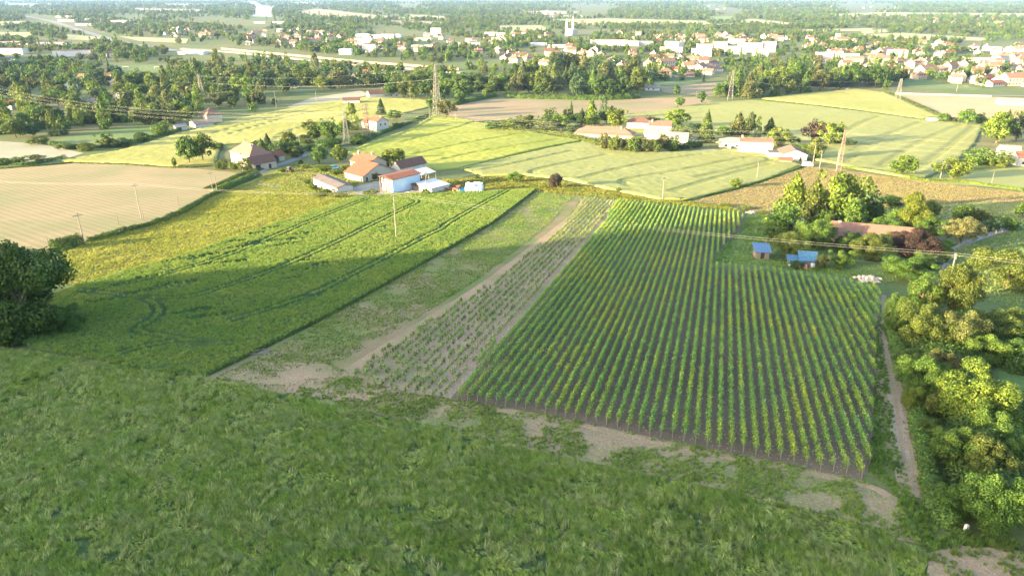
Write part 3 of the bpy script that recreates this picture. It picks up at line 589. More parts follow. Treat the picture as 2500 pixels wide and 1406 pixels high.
def vine_row(i, t0, t1, label):
    o = V0 + i * VS; rng = np.random.default_rng(1000 + i * 7 + int(t0)); L = t1 - t0
    def at(t, s): return VN[0] * (o + s) + VD[0] * t, VN[1] * (o + s) + VD[1] * t
    x0, y0 = at(t0, 0); z0 = float(G0(x0, y0))
    root = empty('vine_row', (x0, y0, z0), 0, label=label, cat='vine row', group='trellised vine rows')
    n = int(L * 108); t = rng.uniform(t0 + .1, t1 - .1, n)
    vig = vnoise(t, np.full(n, i * 3.3), 2.2, 31, 2); gap = vnoise(t, np.full(n, i * 5.1), 1.1, 77, 2)
    keep = rng.uniform(size=n) < np.clip(.2 + 1.75 * vig, 0, 1) * (gap > .22); t = t[keep]; vig = vig[keep]; n = len(t)
    hz = rng.beta(1.7, 1.4, n); top = .7 + .95 * vig
    shoot = rng.uniform(size=n) < .14
    z = .38 + hz * top + np.where(shoot, rng.uniform(.1, .6, n), 0)
    wid = .21 * (1 - .55 * np.abs(hz - .4)) * np.where(shoot, .6, 1); s = rng.normal(size=n) * wid
    s = s + .10 * (vnoise(t, np.full(n, i * 9.), 1.7, 13, 2) - .5)
    x, y = at(t, s); C = np.stack([x - x0, y - y0, G0(x, y) + z - z0], 1)
    N = np.stack([VN[0] * np.sign(s) * .7, VN[1] * np.sign(s) * .7, np.full(n, .55)], 1) + rng.normal(size=(n, 3)) * .55
    V, Fq = quadcloud(C, N, rng.uniform(.11, .20, n), rng)
    yl = smooth((vnoise(x, y, 9, 51, 3) - .52) / .16) * .55 + smooth((vnoise(t, np.full(n, i * 4.7), 7, 61, 2) - .62) / .12) * .5
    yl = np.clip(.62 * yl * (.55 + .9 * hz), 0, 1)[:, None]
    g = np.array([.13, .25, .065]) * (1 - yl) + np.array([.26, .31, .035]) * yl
    g = g * (0.75 + .45 * hz[:, None]) + np.array([.045, .04, .0]) * smooth((hz - .55) / .4)[:, None]  # lit row tops painted into the tint: leaves brighter and yellower upward
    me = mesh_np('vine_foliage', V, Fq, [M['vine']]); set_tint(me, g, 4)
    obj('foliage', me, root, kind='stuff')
    mb = MB(); k = int(L / 1.05)
    for j in range(k):
        a = t0 + .3 + j * 1.05 + rng.uniform(-.12, .12); px, py = at(a, rng.normal() * .03); pz = float(G0(px, py)) - z0
        mb.tube((px - x0, py - y0, pz - .05), (px - x0 + rng.normal() * .04, py - y0 + rng.normal() * .04, pz + .6), .028, .02, 4)
    obj('stems', mb.mesh('vine_stems', M['vstem']), root, kind='stuff')
    for a, lean in ((t0 - .1, -.35), (t1 + .1, .35)):
        px, py = at(a, 0); pz = float(G0(px, py)) - z0
        obj('post', MB().tube((px - x0 + VD[0] * lean, py - y0 + VD[1] * lean, pz - .1), (px - x0, py - y0, pz + 1.5), .05, .045, 6).mesh('vine_post', M['post']), root)
    return root

WV = wpoly(VINES, 3)
nlow = 0; LOW0 = 24
for i in range(0, 52):
    tt = np.arange(20, 330, .25); o = V0 + i * VS
    ins = inpoly(VN[0] * o + VD[0] * tt, VN[1] * o + VD[1] * tt, WV)
    e = np.flatnonzero(np.diff(np.concatenate([[0], ins.astype(int), [0]])))
    segs = [(tt[a], tt[b - 1]) for a, b in zip(e[::2], e[1::2]) if tt[b - 1] - tt[a] > 3]
    for k, (a, b) in enumerate(segs):
        r = np.random.default_rng(i * 3 + k); a += r.uniform(.2, .9); b -= r.uniform(.2, .8)
        if k == 0: lab = 'leafy vine row, %s counting rightward from the young vine plot' % ordinal(i + 1)
        else: lab = 'short leafy vine row in the far notch block, %s from its right edge' % ordinal(max(1, 31 - i))
        vine_row(i, a, b, lab)

# young vines
def young_mesh(seed, leaves, h, guard):
    rng = np.random.default_rng(seed)
    a = rng.uniform(0, 6.28, leaves); r = rng.uniform(0, .26, leaves); z = rng.uniform(.15, h, leaves)
    C = np.stack([r * np.cos(a), r * np.sin(a), z], 1); N = C * [1, 1, .4] + rng.normal(size=(leaves, 3)) * .3 + [0, 0, .3]
    V, Fq = quadcloud(C, N, rng.uniform(.13, .24, leaves), rng)
    mb = MB().tube((0, 0, -.05), (0, 0, .95), .02, .018, 4).tube((.03, 0, -.05), (.05, .02, h * .7), .018, .012, 4)
    if guard: mb.box(-.05, .05, -.05, .05, 0, .38)
    v2 = np.array(mb.v); f2 = [f for f in mb.f if len(f) == 4]
    Vv = np.concatenate([V, v2]); Ff = np.concatenate([Fq, np.array(f2) + len(V)])
    return mesh_np('young_vine', Vv, Ff, [M['leaf'], M['guard'] if guard else M['post']], [0] * len(Fq) + [1] * len(f2))
M['guard'] = pmat('cream vine guard', (.55, .48, .30), .8, var=.1)
YM = [young_mesh(1, 46, .75, False), young_mesh(2, 34, .6, False), young_mesh(3, 60, .9, False), young_mesh(4, 22, .5, True), young_mesh(5, 30, .65, True)]
WY = wpoly(YOUNG, 3); rng = np.random.default_rng(77); YP = []
for i in np.arange(-1.0, -16, -1.0):
    o = V0 + i * VS; tt = np.arange(30, 300, 1.0); tt = tt + rng.uniform(-.15, .15, len(tt))
    x = VN[0] * o + VD[0] * tt + rng.normal(size=len(tt)) * .05; y = VN[1] * o + VD[1] * tt
    m = inpoly(x, y, WY) & (rng.uniform(size=len(tt)) < .86)
    YP += [(a, b, i) for a, b in zip(x[m], y[m])]
YP = np.array(YP); order = np.argsort(YP[:, 1]); YP = YP[order]
def ytint(r): return tuple(np.array([.15, .235, .075]) * r.uniform(.75, 1.3) + np.array([.03, .015, 0]) * r.uniform(0, 1))
ycnt = {}
for k, (x, y, i) in enumerate(YP[:300]):
    ri = int(round(-i)); ycnt[ri] = ycnt.get(ri, 0) + 1
    me = YM[int(rng.integers(0, 3))] if i < -2.5 or rng.uniform() < .3 else YM[int(rng.integers(3, 5))]
    o = obj('young_vine', me, label='young staked vine, %s from the near end, %s row left of the tall vines' % (ordinal(ycnt[ri]), ordinal(ri)), cat='young vine', group='young vines at the near end of the plot', loc=(x, y, float(G0(x, y)) + .03))
    o.rotation_euler = (0, 0, rng.uniform(0, 6.28)); s = rng.uniform(.8, 1.3); o.scale = (s, s, s); o['tint'] = ytint(rng)
Q = YP[300:]; n = len(Q)
scatter('young_vines', proto_coll('young_vine_form', YM), np.stack([Q[:, 0], Q[:, 1], G0(Q[:, 0], Q[:, 1]) + .03], 1), np.stack([np.zeros(n), np.zeros(n), rng.uniform(0, 6.28, n)], 1),
        np.repeat(rng.uniform(.8, 1.3, (n, 1)), 3, 1), np.where(Q[:, 2] < -2.5, rng.integers(0, 3, n), rng.integers(2, 5, n)), np.array([ytint(rng) for _ in range(n)]), 'many small young vines filling the far part of the pale plot', 'young vines')
# ------------------------------------------------------------------ trees
def clump_leaves(rng, n, cen, rad, flat=.85):
    w = rad ** 2; k = rng.choice(len(cen), n, p=w / w.sum())
    d = rng.normal(size=(n, 3)); d[:, 2] = d[:, 2] * .9 + .25; d /= np.linalg.norm(d, axis=1, keepdims=True)
    C = cen[k] + d * (rad[k] * rng.uniform(.62, 1.06, n))[:, None] * [1, 1, flat]
    return C, d * .9 + rng.normal(size=(n, 3)) * .45

def crown_mesh(kind, seed, n, size):
    rng = np.random.default_rng(seed)
    if kind in ('round', 'bush', 'tall'):
        z0, z1 = {'round': (.07, .97), 'bush': (.0, .96), 'tall': (.06, .98)}[kind]; m = {'round': 46, 'bush': 40, 'tall': 44}[kind]
        u = rng.normal(size=(m, 3)); u /= np.linalg.norm(u, axis=1, keepdims=True); u *= rng.uniform(.35, 1, (m, 1)) ** .5
        zz = u[:, 2] * .5 + .5; rad = rng.uniform(.085, .175, m); px = .42 * (1 + .25 * np.sin(np.arctan2(u[:, 1], u[:, 0]) * 2 + seed))
        lim = {'round': 1.0, 'bush': 1.05, 'tall': .92}[kind]
        cen = np.stack([u[:, 0] * px * lim, u[:, 1] * px * lim, z0 + .09 + zz * (z1 - z0 - .2)], 1) + rng.normal(size=(m, 3)) * .035
        if kind == 'bush': cen[:, 2] = np.maximum(cen[:, 2] - .05, .06)
        C, N = clump_leaves(rng, n, cen, rad)
    elif kind == 'conifer':
        t = rng.beta(1., 1.5, n); z = .06 + .94 * t; lay = np.floor(t * 15) / 15; ph = (t * 15) % 1
        br = rng.integers(0, 11, n); a = br * 2 * math.pi / 11 + lay * 40 + rng.normal(size=n) * .16
        r = (.5 * (1 - t) ** .85 + .015) * (1.02 - .38 * ph) * rng.uniform(.5, 1.05, n) ** .6 * (1 + .22 * np.sin(br * 5.1 + lay * 31))
        C = np.stack([r * np.cos(a), r * np.sin(a), z - .10 * r + .02 * rng.normal(size=n)], 1); N = np.stack([np.cos(a) * .7, np.sin(a) * .7, np.full(n, .5)], 1) + rng.normal(size=(n, 3)) * .4
    elif kind in ('cypress', 'poplar'):
        m = 60; t = rng.uniform(.02, .97, m); w = np.sin(np.clip(t, .0, 1) ** .6 * math.pi * .98 + .05) ** .55 * .36; a = rng.uniform(0, 6.28, m)
        cen = np.stack([w * np.cos(a), w * np.sin(a), t], 1); rad = (.10 if kind == 'cypress' else .13) * (.5 + w * 1.8)
        d = rng.normal(size=(n, 3)); d /= np.linalg.norm(d, axis=1, keepdims=True); k = rng.integers(0, m, n)
        C = cen[k] + d * rad[k][:, None] * [1, 1, .55]; N = d + rng.normal(size=(n, 3)) * .4 + [0, 0, .2]
    elif kind == 'willow':
        m = 26; u = rng.normal(size=(m, 3)); u /= np.linalg.norm(u, axis=1, keepdims=True)
        cen = np.stack([u[:, 0] * .3, u[:, 1] * .3, .72 + u[:, 2] * .12], 1); C, N = clump_leaves(rng, n // 2, cen, rng.uniform(.1, .17, m))
        q = n - n // 2; st = 60; a = rng.uniform(0, 6.28, st); k = rng.integers(0, st, q); t = rng.uniform(0, 1, q) ** .8
        r = rng.uniform(.30, .46, st)[k]; L = rng.uniform(.35, .68, st)[k]
        C2 = np.stack([r * np.cos(a[k]) + rng.normal(size=q) * .02, r * np.sin(a[k]) + rng.normal(size=q) * .02, .76 - L * t], 1)
        C = np.concatenate([C, C2]); N = np.concatenate([N, np.stack([np.cos(a[k]), np.sin(a[k]), np.full(q, .2)], 1) + rng.normal(size=(q, 3)) * .3])
    C[:, 2] = np.maximum(C[:, 2], .01)
    V, Fq = quadcloud(C, N, rng.uniform(.65, 1.35, len(C)) * size, rng)
    return V, Fq

def trunk_parts(kind, seed):
    rng = random.Random(seed); mb = MB(); h = {'round': .55, 'tall': .6, 'willow': .6, 'bush': .4}.get(kind, .9); r = {'round': .032, 'tall': .028, 'willow': .04, 'bush': .022}.get(kind, .022)
    mid = Vector((rng.uniform(-.02, .02), rng.uniform(-.02, .02), h * .5)); top = Vector((rng.uniform(-.04, .04), rng.uniform(-.04, .04), h))
    mb.tube((0, 0, -.04), mid, r, r * .75, 7).tube(mid, top, r * .75, r * .3, 7)
    if kind in ('round', 'tall', 'bush', 'willow'):
        for i in range(6):
            a = i * 1.05 + rng.uniform(-.3, .3); s = mid.lerp(top, rng.uniform(-.4, .7)); e = s + Vector((math.cos(a) * .27, math.sin(a) * .27, rng.uniform(.12, .3)))
            mb.tube(s, e, r * .45, r * .12, 5)
    return mb

KINDS = ('round', 'bush', 'tall', 'conifer', 'cypress', 'poplar', 'willow')
TM = {}
LODN = {'near': (24000, .0195), 'mid': (3200, .044), 'far': (420, .095)}
def tree_meshes(kind, lod, var):
    key = (kind, lod, var)
    if key not in TM:
        n, s = LODN[lod]
        V, Fq = crown_mesh(kind, hash((KINDS.index(kind) * 31 + var * 7)) % 1000 + 3, n, s * (1.0 if kind not in ('cypress', 'poplar') else .9))
        TM[key] = (mesh_np('crown_' + kind, V, Fq, [M['leaf']]), trunk_parts(kind, var * 5 + KINDS.index(kind)).mesh('trunk_' + kind, M['bark']))
    return TM[key]

TINT = dict(deep=(.06, .108, .024), mid=(.085, .15, .03), lime=(.115, .17, .028), olive=(.088, .122, .028), dark=(.035, .065, .024), grey=(.10, .125, .055), purple=(.058, .038, .036), blue=(.055, .095, .045), brown=(.095, .108, .04), gold=(.112, .15, .024), pale=(.135, .15, .07))
TR_N = [0]; trng = random.Random(5)
PLACED = []
def tree(px, py, w, h, kind='round', tint='mid', label=None, group=None, cat='tree', lod=None, name=None, world=None):
    """a tree at photo pixel (px,py) of its foot, w x h pixels"""
    if world is None:
        p = P(px, py); s = ppm(px, py)
    else: p = Vector(world); s = 1.
    W = w / s; H = h / s
    lod = lod or ('near' if p.y < 190 else 'mid'); var = trng.randrange(4 if lod != 'near' else 3)
    cm, tm = tree_meshes(kind, lod, var)
    name = name or {'bush': 'bush', 'conifer': 'conifer_tree', 'cypress': 'cypress_tree', 'poplar': 'poplar_tree', 'willow': 'willow_tree'}.get(kind, 'leafy_tree')
    root = empty(name, (p.x, p.y, Gz(p.x, p.y) - .05), trng.uniform(0, 6.28), (W, W, H), label, cat, group)
    c = obj('crown', cm, root); t = obj('trunk', tm, root)
    k = TINT[tint] if isinstance(tint, str) else tint; f = trng.uniform(.85, 1.15)
    c['tint'] = [k[0] * f * trng.uniform(.92, 1.08), k[1] * f, k[2] * f]
    TR_N[0] += 1; PLACED.append((p.x, p.y, W * .5)); return root

for d in [
    # left foreground wood edge
    (70, 812, 275, 285, 'bush', 'deep', 'large dark green shaded tree at the left edge above the barley'),
    (-60, 800, 240, 250, 'bush', 'deep', 'dark tree cut by the left picture edge behind the large one'),
    (150, 815, 110, 90, 'bush', 'deep', 'low dark bush at the right foot of the large shaded tree'),
    (20, 835, 130, 80, 'bush', 'deep', 'low dark bush at the near foot of the large shaded tree'),
    # garden group right
    (2040, 548, 122, 150, 'round', 'lime', 'tall bright green ash rising over the garden house'),
    (1930, 540, 114, 118, 'conifer', 'gold', 'broad golden-green cypress left of the tall ash'),
    (1978, 548, 96, 112, 'conifer', 'olive', 'pointed olive-green conifer in front of the tall ash'),
    (1915, 566, 92, 80, 'round', 'deep', 'dark shaded tree beside the blue-grey shed'),
    (2112, 552, 80, 98, 'tall', 'blue', 'dark grey-green tree right of the tall ash'),
    (2078, 545, 60, 80, 'bush', 'deep', 'dark shaded tree at the right foot of the tall ash'),
    (2170, 506, 64, 36, 'bush', 'deep', 'dark round bush in the shaded meadow behind the garden'),
    (2220, 578, 88, 116, 'tall', 'gold', 'golden weeping birch above the garden'),
    (2270, 536, 40, 52, 'round', 'olive', 'small olive tree behind the golden birch'),
    (2160, 582, 94, 62, 'round', 'mid', 'low spreading green walnut behind the long roof'),
    (2262, 588, 76, 72, 'round', 'mid', 'green tree between birch and purple tree'),
    (2225, 626, 104, 82, 'bush', 'purple', 'purple-leaved plum tree at the right end of the long roof'),
    (1994, 608, 86, 84, 'bush', 'mid', 'dense green tree before the left end of the long roof'),
    (1925, 628, 88, 64, 'round', 'olive', 'spreading fruit tree between the two blue sheds'),
    (2120, 634, 86, 76, 'bush', 'olive', 'olive-yellow shrub tree hiding the middle of the long roof'),
    (2062, 614, 70, 48, 'bush', 'deep', 'low green shrub under the long roof'),
    (2050, 652, 58, 50, 'round', 'mid', 'green garden tree above the yellow shrubs'),
    (2007, 654, 38, 44, 'bush', 'brown', 'brownish-yellow bush beside the blue lean-to'),
    (2220, 684, 112, 68, 'round', 'mid', 'wide fruit tree beside the garden drive'),
    (1945, 655, 40, 24, 'bush', 'deep', 'low bush between the blue sheds'),
    (2045, 657, 26, 14, 'bush', 'gold', 'small yellow shrub in the garden bed'),
    (1990, 660, 18, 10, 'bush', 'lime', 'tiny lime shrub by the blue lean-to'),
    (2343, 594, 86, 70, 'round', 'pale', 'pale green bushy tree by the curving lane'),
    (2348, 540, 64, 44, 'round', 'deep', 'dark tree behind the pale bushy tree'),
    (2395, 545, 52, 40, 'round', 'olive', 'olive tree right of the pale bushy tree'),
    (2420, 566, 48, 40, 'bush', 'blue', 'blue-green bush along the curving lane'),
    (2464, 562, 50, 42, 'bush', 'deep', 'dark bush along the curving lane, farther right'),
    (2494, 530, 44, 46, 'bush', 'mid', 'green bush cut by the right edge above the lane'),
    (2455, 700, 150, 112, 'bush', 'olive', 'big rounded olive tree at the right edge in the paddock'),
    (2300, 640, 30, 26, 'bush', 'deep', 'small dark bush at the lane entrance'), (2275, 655, 44, 30, 'bush', 'blue', 'blue-green bush right of the purple plum'),
    (1960, 588, 60, 58, 'bush', 'mid', 'green shrub left of the dense garden tree'), (2085, 604, 54, 44, 'bush', 'mid', 'green shrub under the middle of the long roof'), (2150, 608, 62, 48, 'bush', 'deep', 'dark shrub under the right half of the long roof'), (2186, 566, 74, 62, 'round', 'mid', 'green tree behind the right end of the long roof'),
    (2240, 562, 62, 72, 'tall', 'olive', 'olive tree right of the golden birch'), (2136, 556, 52, 62, 'round', 'deep', 'deep green tree right of the grey-green one'), (2300, 618, 52, 42, 'bush', 'mid', 'green bush where the lane begins'), (2250, 656, 62, 46, 'bush', 'mid', 'green bush below the purple plum'), (1890, 592, 52, 48, 'bush', 'deep', 'dark bush at the garden fence'), (2074, 566, 72, 84, 'round', 'mid', 'full green tree left behind the long roof'), (2010, 566, 60, 66, 'bush', 'deep', 'dark green tree between conifer and long roof'), (2180, 668, 60, 40, 'bush', 'mid', 'low bush beside the garden drive'),
    # hedge trees right
    (2316, 775, 124, 148, 'tall', 'olive', 'tall hedge tree with sunlit golden top'),
    (2245, 772, 104, 112, 'round', 'mid', 'green hedge tree left of the golden-topped one'),
    (2178, 812, 70, 106, 'tall', 'deep', 'narrow green tree at the far end of the gravel track'),
    (2250, 852, 134, 136, 'bush', 'olive', 'bushy olive hedge tree above the gravel track'),
    (2330, 860, 124, 136, 'bush', 'brown', 'brownish hedge tree with bare twigs'),
    (2446, 838, 138, 110, 'bush', 'olive', 'broad golden hedge tree at the right edge'),
    (2390, 880, 120, 90, 'bush', 'mid', 'dark shaded hedge bush behind the golden trees'), (2480, 890, 100, 76, 'bush', 'deep', 'dark shaded hedge bush at the right edge'),
    (2250, 965, 120, 124, 'bush', 'mid', 'green hedge tree beside the middle of the track'),
    (2365, 1030, 196, 160, 'bush', 'lime', 'large sunlit golden-green hedge tree'),
    (2228, 1000, 64, 76, 'bush', 'gold', 'yellow-green hedge bush leaning to the track'),
    (2425, 1100, 130, 130, 'bush', 'mid', 'dark hedge tree behind the track bushes'), (2318, 1140, 122, 136, 'bush', 'mid', 'leafy green hedge tree right of the track end'),
    (2392, 1170, 130, 136, 'bush', 'olive', 'olive hedge tree with brown tips'), (2480, 1150, 96, 120, 'bush', 'mid', 'green hedge tree cut by the right edge'),
    (2410, 1290, 160, 170, 'bush', 'mid', 'big leafy bush above the white stone'), (2320, 1255, 90, 110, 'bush', 'mid', 'dark bush at the foot of the track'),
    (2490, 1265, 100, 130, 'bush', 'deep', 'dark bush in the lower right corner'), (2270, 1080, 66, 80, 'bush', 'deep', 'small dark hedge bush hugging the track'),
    (2300, 930, 100, 96, 'bush', 'brown', 'brownish hedge bush in the middle of the row'), (2545, 1040, 120, 130, 'bush', 'deep', 'dark tree beyond the right edge of the hedge'), (2210, 900, 56, 66, 'bush', 'deep', 'low dark bush at the track bend'),
    (2300, 1020, 80, 84, 'bush', 'olive', 'dark green bush between two golden hedge trees'), (2360, 1235, 80, 90, 'bush', 'olive', 'olive bush inside the lower hedge'),
    # field trees
    (1795, 459, 32, 30, 'bush', 'lime', 'small bright lime tree alone on the wheat edge'),
    (1259, 446, 36, 32, 'bush', 'mid', 'round green bush on the field margin'),
    (1356, 460, 38, 44, 'bush', 'purple', 'round purple-brown bush on the field margin'),
    (2198, 430, 64, 54, 'round', 'lime', 'bright bushy tree at the end of the wheel tracks'),
    (2325, 437, 80, 58, 'round', 'lime', 'wide light green tree under the cables'),
    (1163, 438, 14, 14, 'bush', 'deep', 'tiny bush by the farm track'), (1510, 468, 16, 12, 'bush', 'lime', 'tiny lime bush on the wheat margin'),
    (1820, 512, 30, 12, 'bush', 'gold', 'low yellow weed clump at the vineyard end'), (1770, 506, 34, 12, 'bush', 'gold', 'low yellow weed clump on the field margin'), (1860, 522, 24, 10, 'bush', 'gold', 'low yellow weed clump by the rubble heap'),
    (2358, 306, 46, 42, 'round', 'mid', 'dark leafy tree on the edge of the orange field'), (2392, 304, 32, 30, 'round', 'mid', 'smaller tree right of the dark leafy one'), (2302, 298, 36, 26, 'bush', 'mid', 'low green bush at the white shed'),
    (2330, 299, 26, 16, 'bush', 'grey', 'greyish low bush between the field trees'),
    (2432, 350, 80, 80, 'round', 'lime', 'light green tree at the right edge'), (2480, 345, 60, 76, 'round', 'grey', 'grey-leaved tree at the right edge'), (2450, 330, 40, 60, 'conifer', 'brown', 'brownish conifer behind the light green tree'),
    (2395, 402, 100, 48, 'bush', 'mid', 'wide hedge-like bush before the edge house'), (2440, 408, 50, 38, 'bush', 'lime', 'yellowish bush before the edge house'), (2460, 378, 44, 22, 'bush', 'olive', 'low olive bush beside the edge house'),
    # farm
    (463, 400, 62, 72, 'round', 'deep', 'dark green chestnut, left of the pair beside the farmhouse'), (496, 394, 62, 72, 'round', 'deep', 'dark green chestnut, right of the pair beside the farmhouse'),
    (427, 410, 14, 30, 'round', 'olive', 'tiny thin tree left of the chestnuts'),
    (541, 413, 40, 30, 'bush', 'olive', 'olive bush at the left corner of the farmhouse'), (573, 414, 30, 24, 'bush', 'lime', 'lime bush under the farmhouse wall'), (601, 416, 38, 36, 'bush', 'olive', 'ivy-covered bush under the farmhouse wing'),
    (655, 366, 32, 40, 'conifer', 'dark', 'dark conifer behind the farmhouse'), (690, 374, 70, 36, 'bush', 'deep', 'dark shrubs right of the farmhouse'), (630, 364, 44, 24, 'bush', 'deep', 'low dark shrubs behind the farmhouse'), (535, 366, 30, 20, 'bush', 'deep', 'dark bush behind the farmhouse corner'),
    (726, 385, 40, 34, 'bush', 'olive', 'olive shrubs beside the farm road'), (672, 396, 24, 20, 'bush', 'deep', 'shrub by the small red-roofed outbuilding'),
    (779, 400, 50, 46, 'round', 'mid', 'round green tree left of the lime one on the farm'), (831, 400, 38, 48, 'round', 'lime', 'bright lime poplar sapling beside the red farm'),
    (963, 414, 66, 54, 'willow', 'gold', 'weeping willow behind the red-roofed barn'),
    (917, 440, 24, 22, 'round', 'gold', 'small yellow-green tree at the barn wall'), (1041, 477, 20, 20, 'bush', 'mid', 'small bush before the white lean-to roof'),
    (780, 480, 30, 14, 'bush', 'gold', 'yellow weeds before the long low shed'), (830, 482, 34, 16, 'bush', 'gold', 'yellow weeds at the corner of the long shed'), (905, 478, 46, 16, 'bush', 'gold', 'yellow weeds before the hay barn'), (750, 450, 18, 14, 'bush', 'olive', 'small bush at the far corner of the long shed'),
    (820, 425, 40, 16, 'bush', 'olive', 'overgrown weeds before the farm garden'), (735, 402, 14, 14, 'bush', 'olive', 'tiny bush beside the tractor'),
    (700, 380, 46, 40, 'round', 'deep', 'dark tree right of the red outbuilding'), (718, 372, 44, 36, 'bush', 'mid', 'green bush right of the dark tree by the outbuilding'), (705, 350, 44, 34, 'bush', 'olive', 'olive bush above the farm road'), (760, 372, 40, 24, 'bush', 'mid', 'green bush left of the round farm tree'), (640, 372, 36, 34, 'conifer', 'deep', 'deep green conifer close behind the farmhouse'),
    (790, 330, 46, 42, 'round', 'mid', 'green tree at the left of the pylon row'), (800, 360, 50, 26, 'bush', 'mid', 'low green bushes under the pylon'), (870, 352, 40, 26, 'bush', 'deep', 'dark bush right of the grey pylon'), (760, 320, 40, 32, 'bush', 'olive', 'olive bush on the barley hill corner'), (745, 412, 26, 16, 'bush', 'gold', 'yellow shrub between track and farm road'), (790, 418, 44, 18, 'bush', 'lime', 'lime weeds beside the pale blue car'), (850, 420, 30, 20, 'bush', 'olive', 'olive shrub at the wall of the cream farmhouse'), (800, 472, 30, 14, 'bush', 'olive', 'olive weeds along the long low shed'), (765, 462, 22, 16, 'bush', 'gold', 'golden weeds at the long shed wall'), (690, 420, 26, 12, 'bush', 'lime', 'lime verge bush beside the farm road'),
    # row behind the farm
    (812, 346, 56, 60, 'round', 'mid', 'green tree in front of the left lattice pylon'), (775, 342, 50, 44, 'round', 'olive', 'olive tree in the row behind the farm'), (845, 330, 44, 40, 'round', 'mid', 'green tree between the two lattice pylons'),
    (861, 318, 36, 66, 'poplar', 'lime', 'bright poplar beside the red-roofed house'), (931, 282, 30, 40, 'conifer', 'dark', 'dark blue spruce behind the red-roofed house'), (962, 294, 42, 30, 'bush', 'mid', 'low tree right of the red-roofed house'), (972, 312, 30, 16, 'bush', 'deep', 'hedge bush right of the red-roofed house'),
    (880, 345, 30, 24, 'bush', 'mid', 'shrub before the red-roofed house'), (905, 336, 26, 14, 'bush', 'deep', 'low shrub under the white pole'), (745, 350, 40, 24, 'bush', 'olive', 'low bushes left of the pylon row'), (820, 356, 40, 20, 'bush', 'deep', 'dark bush at the pylon foot'),
    (1090, 288, 44, 46, 'round', 'brown', 'brownish pine at the foot of the tall pylon'),
    # pale farmhouse far left
    (462, 300, 42, 42, 'round', 'lime', 'light green tree left of the pale hip-roofed house'), (425, 308, 40, 30, 'round', 'olive', 'olive tree left of the low sheds'), (272, 292, 38, 30, 'bush', 'lime', 'round lime tree at the wood edge'),
    (258, 362, 40, 42, 'round', 'olive', 'olive tree in the hedge below the paddock'), (300, 358, 50, 26, 'bush', 'deep', 'dark hedge bush below the paddock'), (345, 346, 44, 26, 'bush', 'deep', 'hedge bush right of the dark one'), (395, 330, 50, 34, 'bush', 'mid', 'hedge bush near the pale sheds'), (210, 368, 50, 22, 'bush', 'olive', 'low olive hedge bush'), (165, 365, 44, 18, 'bush', 'olive', 'low hedge bush at the grey field'), (95, 352, 60, 22, 'bush', 'olive', 'yellowish hedge bush at the grey field corner'),
    (45, 400, 50, 22, 'bush', 'olive', 'scrubby bush on the field boundary'), (92, 396, 40, 22, 'bush', 'pale', 'pale scrub bush on the field boundary'), (5, 402, 50, 18, 'bush', 'mid', 'scrub bush at the left edge'),
    # hamlet
    (1205, 318, 52, 26, 'bush', 'mid', 'left-most low tree of the hamlet'), (1245, 320, 52, 36, 'bush', 'lime', 'light green bush in the hamlet hedge'), (1290, 318, 54, 44, 'round', 'olive', 'olive tree in the hamlet hedge'), (1335, 322, 60, 34, 'bush', 'grey', 'greyish bush in the hamlet hedge'), (1370, 318, 52, 46, 'round', 'mid', 'green tree left of the long roofs'),
    (1443, 308, 52, 66, 'conifer', 'lime', 'yellow-green pointed tree above the long roofs'), (1420, 308, 32, 42, 'conifer', 'dark', 'dark small conifer left of the pointed tree'), (1507, 314, 56, 56, 'round', 'gold', 'golden round tree above the long roofs'), (1480, 303, 44, 42, 'round', 'blue', 'blue-grey tree behind the golden round tree'), (1395, 326, 30, 26, 'bush', 'deep', 'dark bush beside the long roof'), (1350, 300, 60, 24, 'bush', 'deep', 'dark hedge behind the hamlet'), (1410, 294, 50, 22, 'bush', 'deep', 'dark hedge right behind the hamlet'),
    (1655, 314, 58, 50, 'round', 'lime', 'bright tree behind the white gabled house'), (1660, 342, 64, 38, 'round', 'olive', 'olive tree beside the white gabled house'), (1722, 347, 48, 76, 'conifer', 'olive', 'tall spruce in the middle of the hamlet'), (1700, 330, 40, 34, 'round', 'blue', 'blue-grey tree left of the tall spruce'), (1590, 312, 44, 30, 'round', 'pale', 'pale tree behind the hamlet roofs'),
    (1800, 334, 66, 58, 'conifer', 'brown', 'broad brownish cedar behind the white house'), (1828, 336, 34, 64, 'tall', 'grey', 'tall grey tree right of the cedar'), (1848, 338, 20, 54, 'cypress', 'mid', 'narrow green cypress column'), (1878, 330, 44, 42, 'conifer', 'olive', 'olive conifer right of the cypress column'), (1898, 360, 70, 52, 'round', 'gold', 'golden round tree behind the white house'), (1830, 356, 36, 28, 'bush', 'lime', 'lime bush behind the white house'), (1766, 338, 42, 32, 'round', 'mid', 'green tree left of the cedar'), (1935, 352, 30, 22, 'bush', 'deep', 'small dark bush in the field corner'),
    (1985, 350, 54, 62, 'round', 'purple', 'dark purple beech beside the lattice mast'), (2022, 356, 58, 66, 'round', 'lime', 'light green tree in front of the purple beech'), (1990, 390, 52, 58, 'round', 'olive', 'olive tree beside the white van'), (1952, 374, 44, 28, 'bush', 'lime', 'lime bush before the purple beech'), (2045, 352, 40, 54, 'conifer', 'brown', 'brownish conifer right of the purple beech'), (2072, 358, 36, 22, 'bush', 'deep', 'dark bush right of the lattice mast'),
]:
    tree(*d)
for k in range(8):
    tree(1478 + k * 23, 374 - abs(k - 4) * 2.2 + (k % 2) * 2, 38, 50 - (k % 3) * 5, 'bush', ['brown', 'olive', 'brown', 'mid'][k % 4], 'clipped evergreen hedge tree before the long roofs, %s from the left' % NUM[k], 'hedge trees before the hamlet roofs')
for k in range(5):
    tree(1650 + k * 14, 366 - k * 1.5, 22, 20, 'bush', 'deep', 'low dark hedge bush right of the hedge trees, %s from the left' % NUM[k], 'low hedge right of the hedge trees')

